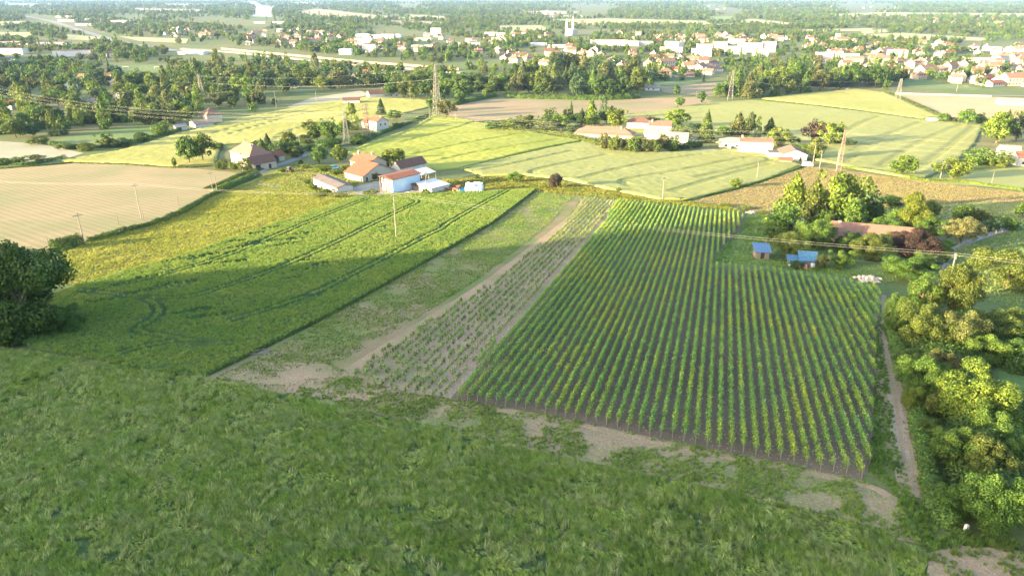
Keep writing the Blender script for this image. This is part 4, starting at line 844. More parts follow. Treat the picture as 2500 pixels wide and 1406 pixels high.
TWORD = dict(deep='deep green', mid='green', lime='lime green', olive='olive', dark='dark', grey='grey-green', purple='purple', blue='bluish', brown='brownish', gold='golden', pale='pale')
KWORD = dict(round='round tree', bush='bush', tall='tall tree', conifer='conifer', cypress='cypress', poplar='poplar', willow='willow')
def grove(poly, n, kinds, tints, w, h, label, group, seed, cat='tree', minsep=.55):
    r = random.Random(seed); xs = [p[0] for p in poly]; ys = [p[1] for p in poly]; got = []; made = []; cnt = {}; tries = 0
    while len(got) < n and tries < n * 60:
        tries += 1; x = r.uniform(min(xs), max(xs)); y = r.uniform(min(ys), max(ys))
        if not bool(inpoly(np.array([x]), np.array([y]), poly)[0]): continue
        k = r.choice(kinds); sc_ = r.uniform(.7, 1.25); ww = w * sc_ * (.5 if k in ('poplar', 'cypress') else .95 if k == 'conifer' else 1); hh = h * sc_ * (1.35 if k == 'poplar' else 1.12 if k == 'conifer' else 1)
        if any(abs(x - a) < (ww + b) * .5 * minsep and abs(y - c) < (ww + b) * .5 * minsep * .35 for a, c, b in got): continue
        tn = r.choice(tints); got.append((x, y, ww)); made.append((x, tree(x, y, ww, hh, k, tn, label, group, cat, 'mid'), TWORD[tn] + ' ' + KWORD[k]))
    for x, o, d in sorted(made, key=lambda q: q[0]):
        cnt[d] = cnt.get(d, 0) + 1; o['label'] = '%s, %s such from the left in the %s' % (d, ordinal(cnt[d]), group)
GREEN = ['mid', 'deep', 'olive', 'mid', 'blue', 'lime', 'grey']
grove([(1215, 225), (1250, 200), (1400, 190), (1545, 205), (1570, 232), (1500, 240), (1330, 238)], 34, ['conifer', 'round', 'tall', 'round', 'tall', 'bush'], ['brown', 'deep', 'olive', 'blue', 'grey', 'deep', 'mid'], 44, 54, 'tree of the mixed conifer grove above the brown field', 'mixed conifer grove', 1)
grove([(1750, 238), (1790, 215), (1900, 200), (2100, 196), (2170, 212), (2000, 226), (1880, 238), (1800, 244)], 30, ['round', 'round', 'tall', 'conifer', 'bush'], ['gold', 'deep', 'mid', 'olive', 'lime', 'blue', 'brown'], 46, 50, 'tree of the leafy grove above the barley triangle', 'right leafy grove', 2)
grove([(930, 240), (1000, 222), (1150, 205), (1215, 214), (1205, 236), (1120, 248), (1020, 246)], 20, ['round', 'round', 'tall', 'bush'], ['mid', 'deep', 'lime', 'olive', 'blue'], 44, 40, 'tree of the belt behind the tall pylon', 'pylon tree belt', 3)
grove([(-20, 305), (120, 285), (300, 270), (450, 262), (560, 258), (700, 240), (640, 262), (520, 275), (420, 300), (250, 318), (80, 340), (-20, 335)], 38, ['round', 'round', 'tall', 'bush', 'round', 'bush', 'poplar'], GREEN, 56, 46, 'tree on the near edge of the left wood', 'near left wood', 4)
grove([(-20, 235), (200, 220), (420, 205), (560, 190), (760, 190), (860, 205), (720, 232), (520, 252), (250, 262), (-20, 275)], 46, ['round', 'round', 'tall', 'bush', 'round', 'round', 'conifer', 'poplar'], GREEN + ['brown'], 46, 42, 'tree inside the left wood', 'inner left wood', 5)
print('individual trees', TR_N[0])

# far trees as one mass
def far_trees():
    rng = np.random.default_rng(9)
    forms = ['round', 'tall', 'bush', 'round', 'bush', 'round', 'tall', 'round', 'bush', 'round', 'conifer', 'poplar']
    coll = proto_coll('far_tree', [tree_meshes(k, 'far', i)[0] for i, k in enumerate(forms)])
    X = []; Y = []
    for (y0, y1, n) in ((2, 9, 6000), (7, 35, 13000), (30, 72, 9500), (65, 130, 6500), (125, 215, 3300), (205, 300, 520)):
        X.append(rng.uniform(-250, 2750, n)); Y.append(rng.uniform(y0, y1, n))
    px = np.concatenate(X); py = np.concatenate(Y)
    ok = np.ones(len(px), bool)
    for poly in OPEN: ok &= ~inpoly(px, py, poly)
    x, y, z, t = Pn(px, py)
    # gaps: fields and gardens left clear by a slow pattern, belts elsewhere
    g = vnoise(px, py * 6, 160, 3, 3); wood = np.where(py > 200, 1, 0) + np.where(py < 75, .02, 0)
    ok &= (g + wood + rng.normal(size=len(px)) * .05 > np.where(py < 60, .35, .38))
    for (hx, hy, hr) in HOUSE_SPOTS: ok &= np.hypot(x - hx, (y - hy + hr * 1.2) * .36) > hr * 1.05
    for (tx, ty, tr) in PLACED[-200:]: ok &= np.hypot(x - tx, y - ty) > tr * .8
    x, y, px, py, t = x[ok], y[ok], px[ok], py[ok], t[ok]; n = len(x)
    big = np.where(t > 2500, 1.35, 1.) * np.where(t > 5000, 1.5, 1.); H = rng.uniform(7, 15, n) * big; W = H * rng.uniform(.75, 1.15, n)
    pid = rng.integers(0, len(forms), n); thin = np.isin(pid, [10, 11]); W = np.where(thin, W * .5, W); H = np.where(thin, H * 1.35, H)
    cols = np.array([TINT[k] for k in ('mid', 'deep', 'olive', 'mid', 'blue', 'lime', 'grey', 'deep', 'brown')]) * 1.0
    tint = cols[rng.integers(0, len(cols), n)] * rng.uniform(.8, 1.2, (n, 1))
    scatter('woodland', coll, np.stack([x, y, G0(x, y) - .2], 1), np.stack([np.zeros(n), np.zeros(n), rng.uniform(0, 6.28, n)], 1), np.stack([W, W, H], 1), pid, tint, 'countless far trees between the houses and out over the plain', 'woodland')
    print('far trees', n)
# ------------------------------------------------------------------ buildings
M['white'] = pmat('white render', (.50, .475, .42), .9, var=.08, s=3, dirt=(.42, .39, .34))
M['cream'] = pmat('cream render', (.40, .345, .255), .9, var=.1, s=3)
M['stone'] = pmat('stone wall', (.36, .32, .26), .95, var=.3, s=.5, bump=.5)
M['greywall'] = pmat('grey render', (.42, .40, .37), .9, var=.15, s=2)
M['bluewall'] = pmat('pale blue metal sheet', (.42, .55, .68), .5, .1, var=.06, s=3, dirt=(.36, .48, .60))
M['red'] = tilemat('red tiles', (.145, .055, .034), (.185, .078, .05)); M['brownroof'] = tilemat('brown tiles', (.095, .052, .04), (.13, .075, .058))
M['pinkroof'] = tilemat('faded pink tiles', (.16, .09, .064), (.205, .12, .09)); M['greyroof'] = tilemat('grey tiles', (.15, .14, .145), (.21, .20, .20))
M['fibro'] = pmat('grey fibre cement', (.10, .085, .082), .9, var=.2, s=2.5); M['orange'] = tilemat('orange tiles', (.165, .08, .05), (.21, .11, .07))
M['bluetin'] = tilemat('blue painted sheet', (.075, .15, .27), (.11, .19, .31), .3); M['tarp'] = pmat('blue tarpaulin', (.05, .13, .21), .55, var=.35, s=.8, bump=.6, dirt=(.07, .12, .16))
M['whitetin'] = pmat('white sheet roof', (.38, .40, .43), .55, .1, var=.08, s=3); M['wood'] = pmat('weathered boards', (.20, .155, .115), .9, var=.3, s=.5)
M['glass'] = pmat('dark window glass', (.03, .035, .045), .12, var=.1, spec=.6); M['shutter'] = pmat('brown red shutter', (.19, .06, .045), .7)
M['concrete'] = pmat('pale concrete', (.25, .235, .205), .85, var=.12, s=1.5, dirt=(.20, .185, .16)); M['steel'] = pmat('galvanised steel', (.19, .18, .17), .6, .4, var=.12)
M['rust'] = pmat('faded red steel', (.21, .145, .12), .7, .2, var=.15); M['dark'] = pmat('dark doorway', (.035, .03, .028), .9)
M['hay'] = pmat('straw', (.42, .33, .20), .95, var=.25, s=.6, bump=.6); M['wrap'] = pmat('white bale wrap', (.62, .70, .74), .35, var=.06, s=.8)
M['rubber'] = pmat('tyre rubber', (.02, .02, .02), .9); M['redpaint'] = pmat('red machine paint', (.42, .04, .03), .4); M['bluepaint'] = pmat('blue machine paint', (.04, .22, .42), .4)
M['carwhite'] = pmat('white car paint', (.75, .75, .75), .25, spec=.5, var=.03); M['rubble'] = pmat('pale rubble', (.46, .39, .32), .95, var=.3, s=.6); M['yellowp'] = pmat('yellow machine paint', (.6, .4, .03), .45)
HOUSE_SPOTS = []
M['polemat'] = pmat('grey pole concrete', (.19, .175, .15), .9, var=.15)

def roof_mb(D, L, wh, rh, style, ridge, ov=.45, th=.18):
    mb = MB(); x0, x1, y0, y1 = -ov, D + ov, -ov, L + ov
    if style == 'gable':
        if ridge == 'Y': a0, a1, b0, b1 = x0, x1, y0, y1; ax = 'y'; W = D
        else: a0, a1, b0, b1 = y0, y1, x0, x1; ax = 'x'; W = L
        k = rh / (W / 2) * ov; mid = W / 2
        sec = [(a0, wh - k), (mid, wh + rh), (a1, wh - k), (a1, wh - k - th), (mid, wh + rh - th), (a0, wh - k - th)]
        mb.prism(sec, b0, b1, 0, ax)
    elif style == 'hip':
        k = rh * .12; z0 = wh - k * .5
        if ridge == 'X': r0, r1 = (min(L, D) * .5, L / 2), (D - min(L, D) * .5, L / 2)
        else: r0, r1 = (D / 2, min(L, D) * .5), (D / 2, L - min(L, D) * .5)
        v = [(x0, y0, z0), (x1, y0, z0), (x1, y1, z0), (x0, y1, z0), (*r0, wh + rh), (*r1, wh + rh)]
        f = [(0, 1, 5, 4), (1, 2, 5), (2, 3, 4, 5), (3, 0, 4)] if ridge == 'X' else [(0, 1, 4), (1, 2, 5, 4), (2, 3, 5), (3, 0, 4, 5)]
        mb.add(v + [(a, b, c - th) for a, b, c in v[:4]], f + [(9, 8, 7, 6), (0, 6, 7, 1), (1, 7, 8, 2), (2, 8, 9, 3), (3, 9, 6, 0)])
    elif style == 'shed':      # rises from the x=0 side by rh
        mb.prism([(x0, wh), (x1, wh + rh), (x1, wh + rh - th), (x0, wh - th)], y0, y1, 0, 'y')
    elif style == 'shedY':
        mb.prism([(y0, wh), (y1, wh + rh), (y1, wh + rh - th), (y0, wh - th)], x0, x1, 0, 'x')
    else:
        mb.box(x0 + ov * .6, x1 - ov * .6, y0 + ov * .6, y1 - ov * .6, wh, wh + max(rh, .3))
    return mb

def wall_mb(D, L, wh, rh, style, ridge, base=1.2):
    mb = MB()
    if style == 'gable':
        if ridge == 'Y': mb.prism([(0, -base), (0, wh - .15), (D / 2, wh + rh - .2), (D, wh - .15), (D, -base)][::-1], 0, L, 0, 'y')
        else: mb.prism([(0, -base), (0, wh - .15), (L / 2, wh + rh - .2), (L, wh - .15), (L, -base)], 0, D, 0, 'x')
    elif style == 'shed': mb.prism([(0, -base), (0, wh - .15), (D, wh + rh - .15), (D, -base)][::-1], 0, L, 0, 'y')
    elif style == 'shedY': mb.prism([(0, -base), (0, wh - .15), (L, wh + rh - .15), (L, -base)], 0, D, 0, 'x')
    else: mb.box(0, D, 0, L, -base, wh - .02)
    return mb

def house(name, N, a, D, L, wh, rh, style='gable', ridge='Y', wall='white', roof='red', label='', cat='house', wins=(), doors=(), chims=(), group=None, clear=True):
    """N: photo pixel of the nearest corner. x runs away to the right, y away to the left; a turns it.
    wins/doors: (face, along, sill, width, height), face 'x' = the sunlit x=0 side, 'y' = the y=0 side"""
    a = R(a); p = P(*N); X = (math.sin(a), math.cos(a)); rz = math.atan2(X[1], X[0]); Yv = (-X[1], X[0])
    cx, cy = p.x + X[0] * D / 2 + Yv[0] * L / 2, p.y + X[1] * D / 2 + Yv[1] * L / 2
    z = (float(G0(p.x, p.y)) + float(G0(cx, cy))) / 2
    root = empty(name, (p.x, p.y, z), rz, label=label, cat=cat, group=group)
    obj('wall', wall_mb(D, L, wh, rh, style, ridge).mesh('wall', M[wall]), root)
    ro = obj('roof', roof_mb(D, L, wh, rh, style, ridge).mesh('roof', M[roof]), root)
    for (f, u, s, w, h) in wins:
        b = MB().box(-.05, .02, u - w / 2, u + w / 2, s, s + h) if f == 'x' else MB().box(u - w / 2, u + w / 2, -.05, .02, s, s + h)
        wi = obj('window', b.mesh('window', M['glass']), root)
        fr = MB()
        for (q0, q1, q2, q3) in ((-w / 2 - .1, -w / 2, s - .1, s + h + .1), (w / 2, w / 2 + .1, s - .1, s + h + .1), (-w / 2, w / 2, s - .1, s), (-w / 2, w / 2, s + h, s + h + .1)):
            if f == 'x': fr.box(-.09, .02, u + q0, u + q1, q2, q3)
            else: fr.box(u + q0, u + q1, -.09, .02, q2, q3)
        obj('frame', fr.mesh('window_frame', M['cream']), wi)
    for (f, u, s, w, h) in doors:
        b = MB().box(-.06, .02, u - w / 2, u + w / 2, s, s + h) if f == 'x' else MB().box(u - w / 2, u + w / 2, -.06, .02, s, s + h)
        obj('door', b.mesh('door', M['dark']), root)
    for (u, v, h) in chims:
        zr = wh + rh * .75
        obj('chimney', MB().box(u - .35, u + .35, v - .3, v + .3, zr - 1.0, zr + h).box(u - .42, u + .42, v - .37, v + .37, zr + h, zr + h + .12).mesh('chimney', M['stone']), ro)
    if clear: HOUSE_SPOTS.append((cx, cy, max(D, L) * .62))
    return root

# farmhouse left of the road
r_ = house('farmhouse', (614, 411), 42, 11, 19, 6.2, 4.2, 'hip', 'Y', 'white', 'pinkroof', 'large white farmhouse with faded hipped tile roof left of the road', wins=[('x', u, s, 1., 1.5) for u in (3, 7.5, 12, 16) for s in (.9, 3.9)], chims=[(4, 5, 1.2), (6, 15, 1.2)])
house('farmhouse_wing', (622, 417), 42, 11.5, 8.5, 3.4, 2.6, 'gable', 'X', 'stone', 'brownroof', 'stone barn wing with dark red roof beside the white farmhouse', 'barn', doors=[('y', 2., 0, 2.4, 2.6), ('y', 8, 0, 1.2, 2.1)])
house('outbuilding', (661, 397), 42, 8, 6, 3., 2., 'gable', 'X', 'stone', 'red', 'small red-roofed outbuilding right of the white farmhouse', 'outbuilding', doors=[('y', 3, 0, 1.6, 2.1)])
house('long_shed', (824, 472), 50, 6.8, 21, 2.7, .9, 'gable', 'Y', 'white', 'fibro', 'long low white shed with grey fibre cement roof', 'shed')
house('farmhouse', (902, 430), 42, 10, 13.5, 5.6, 2.9, 'gable', 'Y', 'cream', 'red', 'cream two-storey farmhouse with red tile roof in the farm cluster', wins=[('x', u, s, 1., 1.4) for u in (8.5, 11.5) for s in (1., 3.7)], chims=[(4.2, 12.4, 1.4), (5.4, 4, 1.6)])
house('barn', (887, 445), 42, 17, 13, 3.0, 4.0, 'gable', 'Y', 'stone', 'red', 'wide red-roofed stone barn in front of the cream farmhouse', 'barn', wins=[('y', 6, 1.2, .9, .9)], doors=[('y', 2, 0, 1., 2.1), ('y', 8.5, 0, 1., 2.1), ('x', 1.2, 0, 1., 2.)])
house('barn', (979, 430), 42, 15, 6.5, 4.0, 2.5, 'gable', 'X', 'white', 'brownroof', 'gabled barn with brown roof behind the hay barn', 'barn')
def canopy(name, N, a, D, L, h0, h1, roof, label):
    a = R(a); p = P(*N); X = (math.sin(a), math.cos(a)); rz = math.atan2(X[1], X[0])
    root = empty(name, (p.x, p.y, Gz(p.x, p.y) - .2), rz, label=label, cat='lean-to')
    obj('roof', MB().prism([(0, h0), (L, h1), (L, h1 - .12), (0, h0 - .12)], 0, D, 0, 'x').mesh('canopy_roof', M[roof]), root)
    for u in (.2, D / 2, D - .2):
        for v, h in ((.2, h0), (L - .2, h1)): obj('post', MB().box(u - .1, u + .1, v - .1, v + .1, -.6, h - .1 + (h1 - h0) * (v / L) * 0).mesh('canopy_post', M['wood']), root)
    return root
canopy('lean_to', (1030, 443), 42, 8.5, 6.5, 2.9, 4.0, 'whitetin', 'white sheet-roofed lean-to on posts behind the hay barn')
# hay barn: open front with stacked bales, blue side
def hay_barn():
    a = R(42); p = P(960, 471); X = (math.sin(a), math.cos(a)); rz = math.atan2(X[1], X[0]); D, L, wh = 14, 8., 5.6
    root = empty('hay_barn', (p.x, p.y, Gz(p.x, p.y) - .1), rz, label='open hay barn with pale blue metal side and rusty red roof', cat='barn')
    obj('wall', MB().box(0, D, 0, .08, 1.0, wh - .25).box(0, D, -.05, .2, -.6, 1.0).box(D - .1, D, .2, L, -.6, wh - .2).mesh('blue_side', M['bluewall']), root, label='pale blue sheet metal side wall')
    obj('roof', roof_mb(D, L, wh - .1, .7, 'gable', 'X', .5).mesh('barn_roof', M['red']), root)
    for u in (.1, D / 2, D - .2):
        for v in (.12, L - .1):
            obj('post', MB().box(u - .1, u + .1, v + .02, v + .2, -.6, wh - .1).mesh('barn_post', M['wood']), root)
    HOUSE_SPOTS.append((p.x, p.y, 9))
    bm = MB(); n = 14
    for i in range(n):
        t0, t1 = 2 * math.pi * i / n, 2 * math.pi * (i + 1) / n
    cyl = MB().tube((0, 0, -.6), (0, 0, .6), .68, .68, 14).mesh('hay_bale', M['hay']); r = random.Random(4)
    k = 0
    for zi in range(4):
        for yi in range(5):
            for xi in range(1 if zi < 3 else 1):
                X0 = Matrix.Rotation(rz, 4, 'Z') @ Vector((.95 + r.uniform(-.25, .25), 1.2 + yi * 1.36 + r.uniform(-.1, .1), .55 + zi * 1.22))
                o = obj('hay_bale', cyl, label='straw bale in the hay barn front, %s layer up, %s from the right' % (NUM[zi], NUM[yi]), cat='hay bale', group='bales in the hay barn', loc=(p.x + X0.x, p.y + X0.y, Gz(p.x, p.y) + X0.z - .1))
                o.rotation_euler = (R(90), 0, rz + R(90) + r.uniform(-.15, .15))
hay_barn()
house('low_shed', (1054, 472), 44, 9, 9, 2.3, .7, 'shedY', 'X', 'greywall', 'whitetin', 'low grey shed with white sheet roof before the hay barn', 'shed')
house('low_shed', (1018, 466), 44, 9, 6, 2.2, .6, 'shedY', 'X', 'wood', 'brownroof', 'low open shed with brown roof between hay barn and white roof', 'shed')
# boards heaped before the low shed
def heap(name, N, n, size, spread, mat, label, cat, seed, piece, long=1.0):
    r = random.Random(seed); p = P(*N); root = empty(name, (p.x, p.y, Gz(p.x, p.y)), 0, label=label, cat=cat)
    ms = []
    for k in range(4):
        if long > 1.5: mb = MB().box(-long / 2, long / 2, -.12, .12, -.05, .05)
        else:
            mb = MB(); vs = []; m = 7
            mb.box(-.5, .5, -.4, .4, -.35, .35); mb.v = [(x * r.uniform(.6, 1.15), y * r.uniform(.6, 1.15), z * r.uniform(.6, 1.1)) for x, y, z in mb.v]
        ms.append(mb.mesh(piece, mat))
    for i in range(n):
        a = r.uniform(0, 6.28); q = spread * math.sqrt(r.uniform(0, 1)); f = 1 - q / spread
        o = obj(piece, ms[i % 4], root); o.location = (q * math.cos(a) * 1.5, q * math.sin(a), .05 + f * r.uniform(.1, 1.) * spread * .42)
        s = size * r.uniform(.6, 1.3); o.scale = (s, s, s) if long <= 1.5 else (r.uniform(.6, 1), 1, 1); o.rotation_euler = (r.uniform(-.5, .5) if long <= 1.5 else r.uniform(-.15, .15), r.uniform(-.5, .5) if long <= 1.5 else r.uniform(-.15, .15), r.uniform(0, 6.28) if long <= 1.5 else .7 + r.uniform(-.5, .5))
    return root
M['plank'] = pmat('sawn timber', (.5, .42, .32), .85, var=.2)
heap('timber_heap', (1003, 474), 26, 1, 2.6, M['plank'], 'heap of pale timber boards before the low shed', 'timber heap', 3, 'board', 3.4)
heap('rubble_heap', (2118, 684), 60, .75, 2.1, M['rubble'], 'heap of pale rubble stones beyond the vineyard corner', 'rubble heap', 5, 'stone')
heap('rubble_heap', (1834, 521), 24, .6, 1.3, M['rubble'], 'small pale rubble heap at the far end of the vines', 'rubble heap', 6, 'stone')
heap('twig_heap', (630, 862), 18, .35, 1.2, M['post'], 'small heap of grey cuttings at the barley corner', 'cuttings', 8, 'twig', 1.8)
# wrapped bales and machines in the yard
def bales():
    me = MB().tube((0, 0, -.62), (0, 0, .62), .64, .64, 14).mesh('wrapped_bale', M['wrap']); r = random.Random(2); base = P(1140, 471)
    for row in range(3):
        for i in range(5):
            for zi in range(3 if (i + row) % 3 else 2):
                x = base.x + i * 1.33 + row * .2 + r.uniform(-.05, .05); y = base.y + row * 1.4 + i * .12
                o = obj('wrapped_bale', me, label='white wrapped bale, %s layer, %s from the left, %s rank of the stack' % (['bottom', 'middle', 'top'][zi], NUM[i], ['front', 'middle', 'rear'][row]), cat='bale', group='wrapped bales at the yard end', loc=(x, y, Gz(x, y) + .62 + zi * 1.24)); o.rotation_euler = (0, 0, r.uniform(0, 6))
bales()
def wheel(root, x, y, r, w):
    t = obj('wheel', MB().tube((x, y - w / 2, r), (x, y + w / 2, r), r, r, 16).mesh('tyre', M['rubber']), root)
    obj('rim', MB().tube((x, y - w / 2 - .02, r), (x, y + w / 2 + .02, r), r * .5, r * .5, 12).mesh('rim', M['yellowp']), t)
def tractor(N, rz, paint, label):
    p = P(*N); root = empty('tractor', (p.x, p.y, Gz(p.x, p.y)), R(rz), label=label, cat='tractor')
    obj('bonnet', MB().prism([(-.35, .75), (.35, .75), (.33, 1.45), (-.33, 1.45)], .3, 2.1, 0, 'x').mesh('bonnet', M[paint]), root)
    cab = obj('cab', MB().prism([(-1.3, 1.05), (.3, 1.05), (.12, 2.45), (-1.15, 2.45)], -.62, .62, 0, 'y').mesh('cab', M['glass']), root)
    obj('roof', MB().box(-1.3, .28, -.7, .7, 2.45, 2.6).mesh('cab_roof', M[paint]), cab)
    obj('fender', MB().box(-1.3, 0, -.95, -.62, 1.3, 1.4).box(-1.3, 0, .62, .95, 1.3, 1.4).mesh('fender', M[paint]), root)
    obj('exhaust', MB().tube((1.2, .2, 1.4), (1.2, .2, 2.3), .05, .05, 6).mesh('exhaust', M['dark']), root)
    for s in (-1, 1): wheel(root, -.7, s * .8, .78, .42); wheel(root, 1.6, s * .75, .5, .3)
    return root
tractor((1117, 469), 150, 'redpaint', 'red tractor beside the white bales'); tractor((709, 421), 60, 'rust', 'small brown machine parked beside the farm track')
def trailer(N, rz, paint, label):
    p = P(*N); root = empty('trailer', (p.x, p.y, Gz(p.x, p.y)), R(rz), label=label, cat='trailer')
    obj('bed', MB().box(-1.6, 1.6, -.9, .9, .8, .95).box(-1.6, 1.6, -.9, -.84, .95, 1.5).box(-1.6, 1.6, .84, .9, .95, 1.5).box(-1.6, -1.54, -.84, .84, .95, 1.5).mesh('bed', M[paint]), root)
    obj('drawbar', MB().box(1.6, 2.9, -.05, .05, .7, .8).mesh('drawbar', M['steel']), root)
    for s in (-1, 1): wheel(root, -.3, s * .8, .42, .25)
trailer((1131, 470), 20, 'bluepaint', 'blue trailer between tractor and bales'); trailer((1094, 466), 170, 'rust', 'rusty flat trailer left of the red tractor'); trailer((1012, 441), 30, 'yellowp', 'yellow machine under the white lean-to')
def car(N, rz, paint, label, van=False):
    p = P(*N); root = empty('van' if van else 'car', (p.x, p.y, Gz(p.x, p.y)), R(rz), label=label, cat='van' if van else 'car')
    if van: sec = [(-2.4, .35), (2.4, .35), (2.4, 1.1), (1.7, 1.35), (1.2, 2.1), (-2.4, 2.1)]; cabs = [(1.1, 1.3), (1.62, 1.35), (1.2, 1.98), (1.1, 1.98)]
    else: sec = [(-2.1, .35), (2.1, .35), (2.1, .8), (1.2, .95), (-2., .95)]; cabs = [(-1.7, .95), (1.1, .95), (.5, 1.45), (-1.3, 1.45)]
    obj('body', MB().prism(sec[::-1], -.85, .85, 0, 'y').mesh('body', M[paint]), root)
    obj('windows', MB().prism(cabs[::-1], -.8 if not van else -.87, .8 if not van else .87, 0, 'y').mesh('glasshouse', M['glass']), root)
    if not van: obj('roof', MB().box(-1.28, .48, -.72, .72, 1.45, 1.5).mesh('car_roof', M[paint]), root)
    for x in (-1.35, 1.35):
        for s in (-1, 1): obj('wheel', MB().tube((x, s * .72 - .1, .32), (x, s * .72 + .1, .32), .32, .32, 12).mesh('wheel', M['rubber']), root)
car((1971, 406), -12, 'carwhite', 'white van parked at the end of the hamlet lane', True); car((1782, 362), 60, 'carwhite', 'white car before the grey bungalow'); car((1702, 347), 20, 'bluepaint', 'blue car by the tall spruce'); car((817, 412), 10, 'bluepaint', 'pale blue car in the farm garden'); car((1690, 343), 20, 'carwhite', 'white car left of the blue car by the spruce'); car((2070, 219), 5, 'carwhite', 'white car under the far leafy grove'); car((640, 166), 10, 'bluepaint', 'blue car at the white house by the railway')
# houses in the middle distance
house('pale_house', (507, 301), 42, 11, 11, 5.5, 4.2, 'hip', 'Y', 'cream', 'pinkroof', 'pale hip-roofed house at the corner of the barley hill')
house('low_shed', (478, 313), 50, 12, 13, 2.6, 1.6, 'gable', 'X', 'greywall', 'fibro', 'low grey sheds before the pale hip-roofed house', 'shed'); house('garden_shed', (431, 319), 50, 7, 6, 2.4, 1.4, 'gable', 'X', 'greywall', 'greyroof', 'small dark-roofed shed left of the grey sheds', 'shed')
house('red_roofed_house', (921, 322), 46, 9, 9, 6.6, 2.6, 'gable', 'Y', 'greywall', 'red', 'tall grey house with red roof beside the reddish pylon', wins=[('y', 3, 3.6, 1, 1.4), ('y', 6.5, 3.6, 1, 1.4), ('x', 4, 1, 1, 1.4)], chims=[(4.5, 2, 1.2)])
house('annex', (900, 316), 46, 8, 8, 4.5, 2.2, 'gable', 'Y', 'cream', 'red', 'low red-roofed annex left of the tall grey house', 'annex')
house('gabled_house', (903, 241), 60, 14, 9, 4, 2.8, 'gable', 'X', 'white', 'brownroof', 'white gabled house with brown roof left of the tree belt'); house('long_house', (932, 239), 70, 24, 9, 5, 3, 'gable', 'X', 'greywall', 'brownroof', 'long stone house joined behind the white gabled house', wins=[('y', u, 1, 1.1, 1.5) for u in (4, 9, 14, 19)], chims=[(1.5, 4, 1.5)])
house('bungalow', (838, 254), 80, 14, 8, 3, 2, 'gable', 'X', 'white', 'brownroof', 'low white bungalow on the barley hill edge')
# hamlet
house('long_farmhouse', (1402, 337), 106, 36, 13, 3.2, 3.6, 'hip', 'X', 'cream', 'pinkroof', 'long low farmhouse with faded tile roof in the hamlet', chims=[(28, 5, 1.4)])
house('tiled_house', (1530, 316), 106, 16, 11, 5, 3, 'hip', 'X', 'cream', 'brownroof', 'brown-roofed house behind the golden round tree'); house('gabled_house', (1583, 327), 98, 14, 9, 5.5, 2.4, 'gable', 'X', 'white', 'pinkroof', 'white-gabled house with pink roof in the hamlet', wins=[('y', 4, 3, 1, 1.3), ('y', 9, 3, 1, 1.3)], chims=[(2, 3, 1.4)])
house('barn', (1572, 340), 106, 16, 9, 3.6, 2.6, 'gable', 'X', 'stone', 'greyroof', 'grey-roofed stone barn behind the hedge trees', 'barn'); house('dark_roofed_house', (1622, 352), 104, 13, 9, 3.6, 3, 'gable', 'X', 'white', 'greyroof', 'white house with dark slate roof right of the hamlet hedge', wins=[('y', 4, 1, 1.2, 1.3)])
house('bungalow', (1754, 360), 108, 15, 11, 3, 2.2, 'hip', 'X', 'white', 'greyroof', 'grey-roofed bungalow left of the white block', wins=[('y', 4, .9, 1.4, 1.2), ('y', 10, .9, 1.4, 1.2)])
house('white_block', (1804, 374), 102, 17, 9, 6.4, 1.3, 'gable', 'X', 'white', 'pinkroof', 'tall windowless white building at the wheat edge', 'house', chims=[(1.5, 7.5, 1.)])
house('white_house', (1908, 392), 100, 12, 13, 3.6, 2.3, 'gable', 'Y', 'white', 'pinkroof', 'white gable-fronted house at the end of the hamlet', wins=[('y', 4, 1, 1.1, 1.2)], doors=[('y', 9, 0, 1, 2.1)]); house('white_annex', (1876, 387), 100, 7.5, 7, 3, .3, 'flat', 'X', 'white', 'fibro', 'flat white annex between the white block and gabled house', 'annex'); house('garden_shed', (1901, 398), 112, 6, 3.6, 1.9, 1., 'gable', 'X', 'wood', 'red', 'little red-roofed shed before the white gabled house', 'shed')
house('edge_house', (2482, 406), 100, 12, 9, 4.6, 2, 'gable', 'X', 'white', 'red', 'white house with red roof cut by the right edge', wins=[('y', 2.5, 1, 1, 1.3)]); house('grey_roofed_house', (2440, 384), 110, 9, 8, 3.2, 2.6, 'gable', 'X', 'stone', 'greyroof', 'grey-roofed cottage behind the wide hedge bush'); house('white_bungalow', (2442, 257), 100, 20, 10, 3, 2.6, 'gable', 'X', 'white', 'greyroof', 'white bungalow at the right edge of the orange field'); house('white_shed', (2266, 298), 100, 8, 4, 2, .6, 'gable', 'X', 'white', 'whitetin', 'small white shed on the barley boundary', 'shed')
# garden house and sheds
house('garden_house', (2030, 598), 108, 19.5, 9, 2.9, 2.7, 'gable', 'X', 'cream', 'pinkroof', 'long low garden house with weathered pink tile roof', wins=[('y', u, .9, 1.2, 1.2) for u in (4, 9, 14)], chims=[(1.6, 4.2, .7)])
house('blue_roofed_shed', (1844, 632), 98, 3.2, 3.6, 2.1, .9, 'shedY', 'X', 'wood', 'bluetin', 'wooden shed with bright blue sheet roof beside the vines', 'shed', doors=[('y', 1.6, 0, .9, 1.8)])
house('blue_lean_to', (1953, 650), 104, 3.6, 3.2, 1.7, 1.1, 'shedY', 'X', 'wood', 'tarp', 'low shed under a blue tarpaulin roof in the garden', 'shed'); house('lean_to_extension', (1925, 649), 104, 2.8, 2.6, 1.5, .4, 'shedY', 'X', 'wood', 'tarp', 'small tarpaulin-roofed extension left of the blue lean-to', 'shed')
house('old_shed', (1930, 566), 100, 3.6, 3.5, 2.3, .8, 'shedY', 'X', 'wood', 'bluewall', 'old wooden shed with pale blue roof under the dark tree', 'shed')
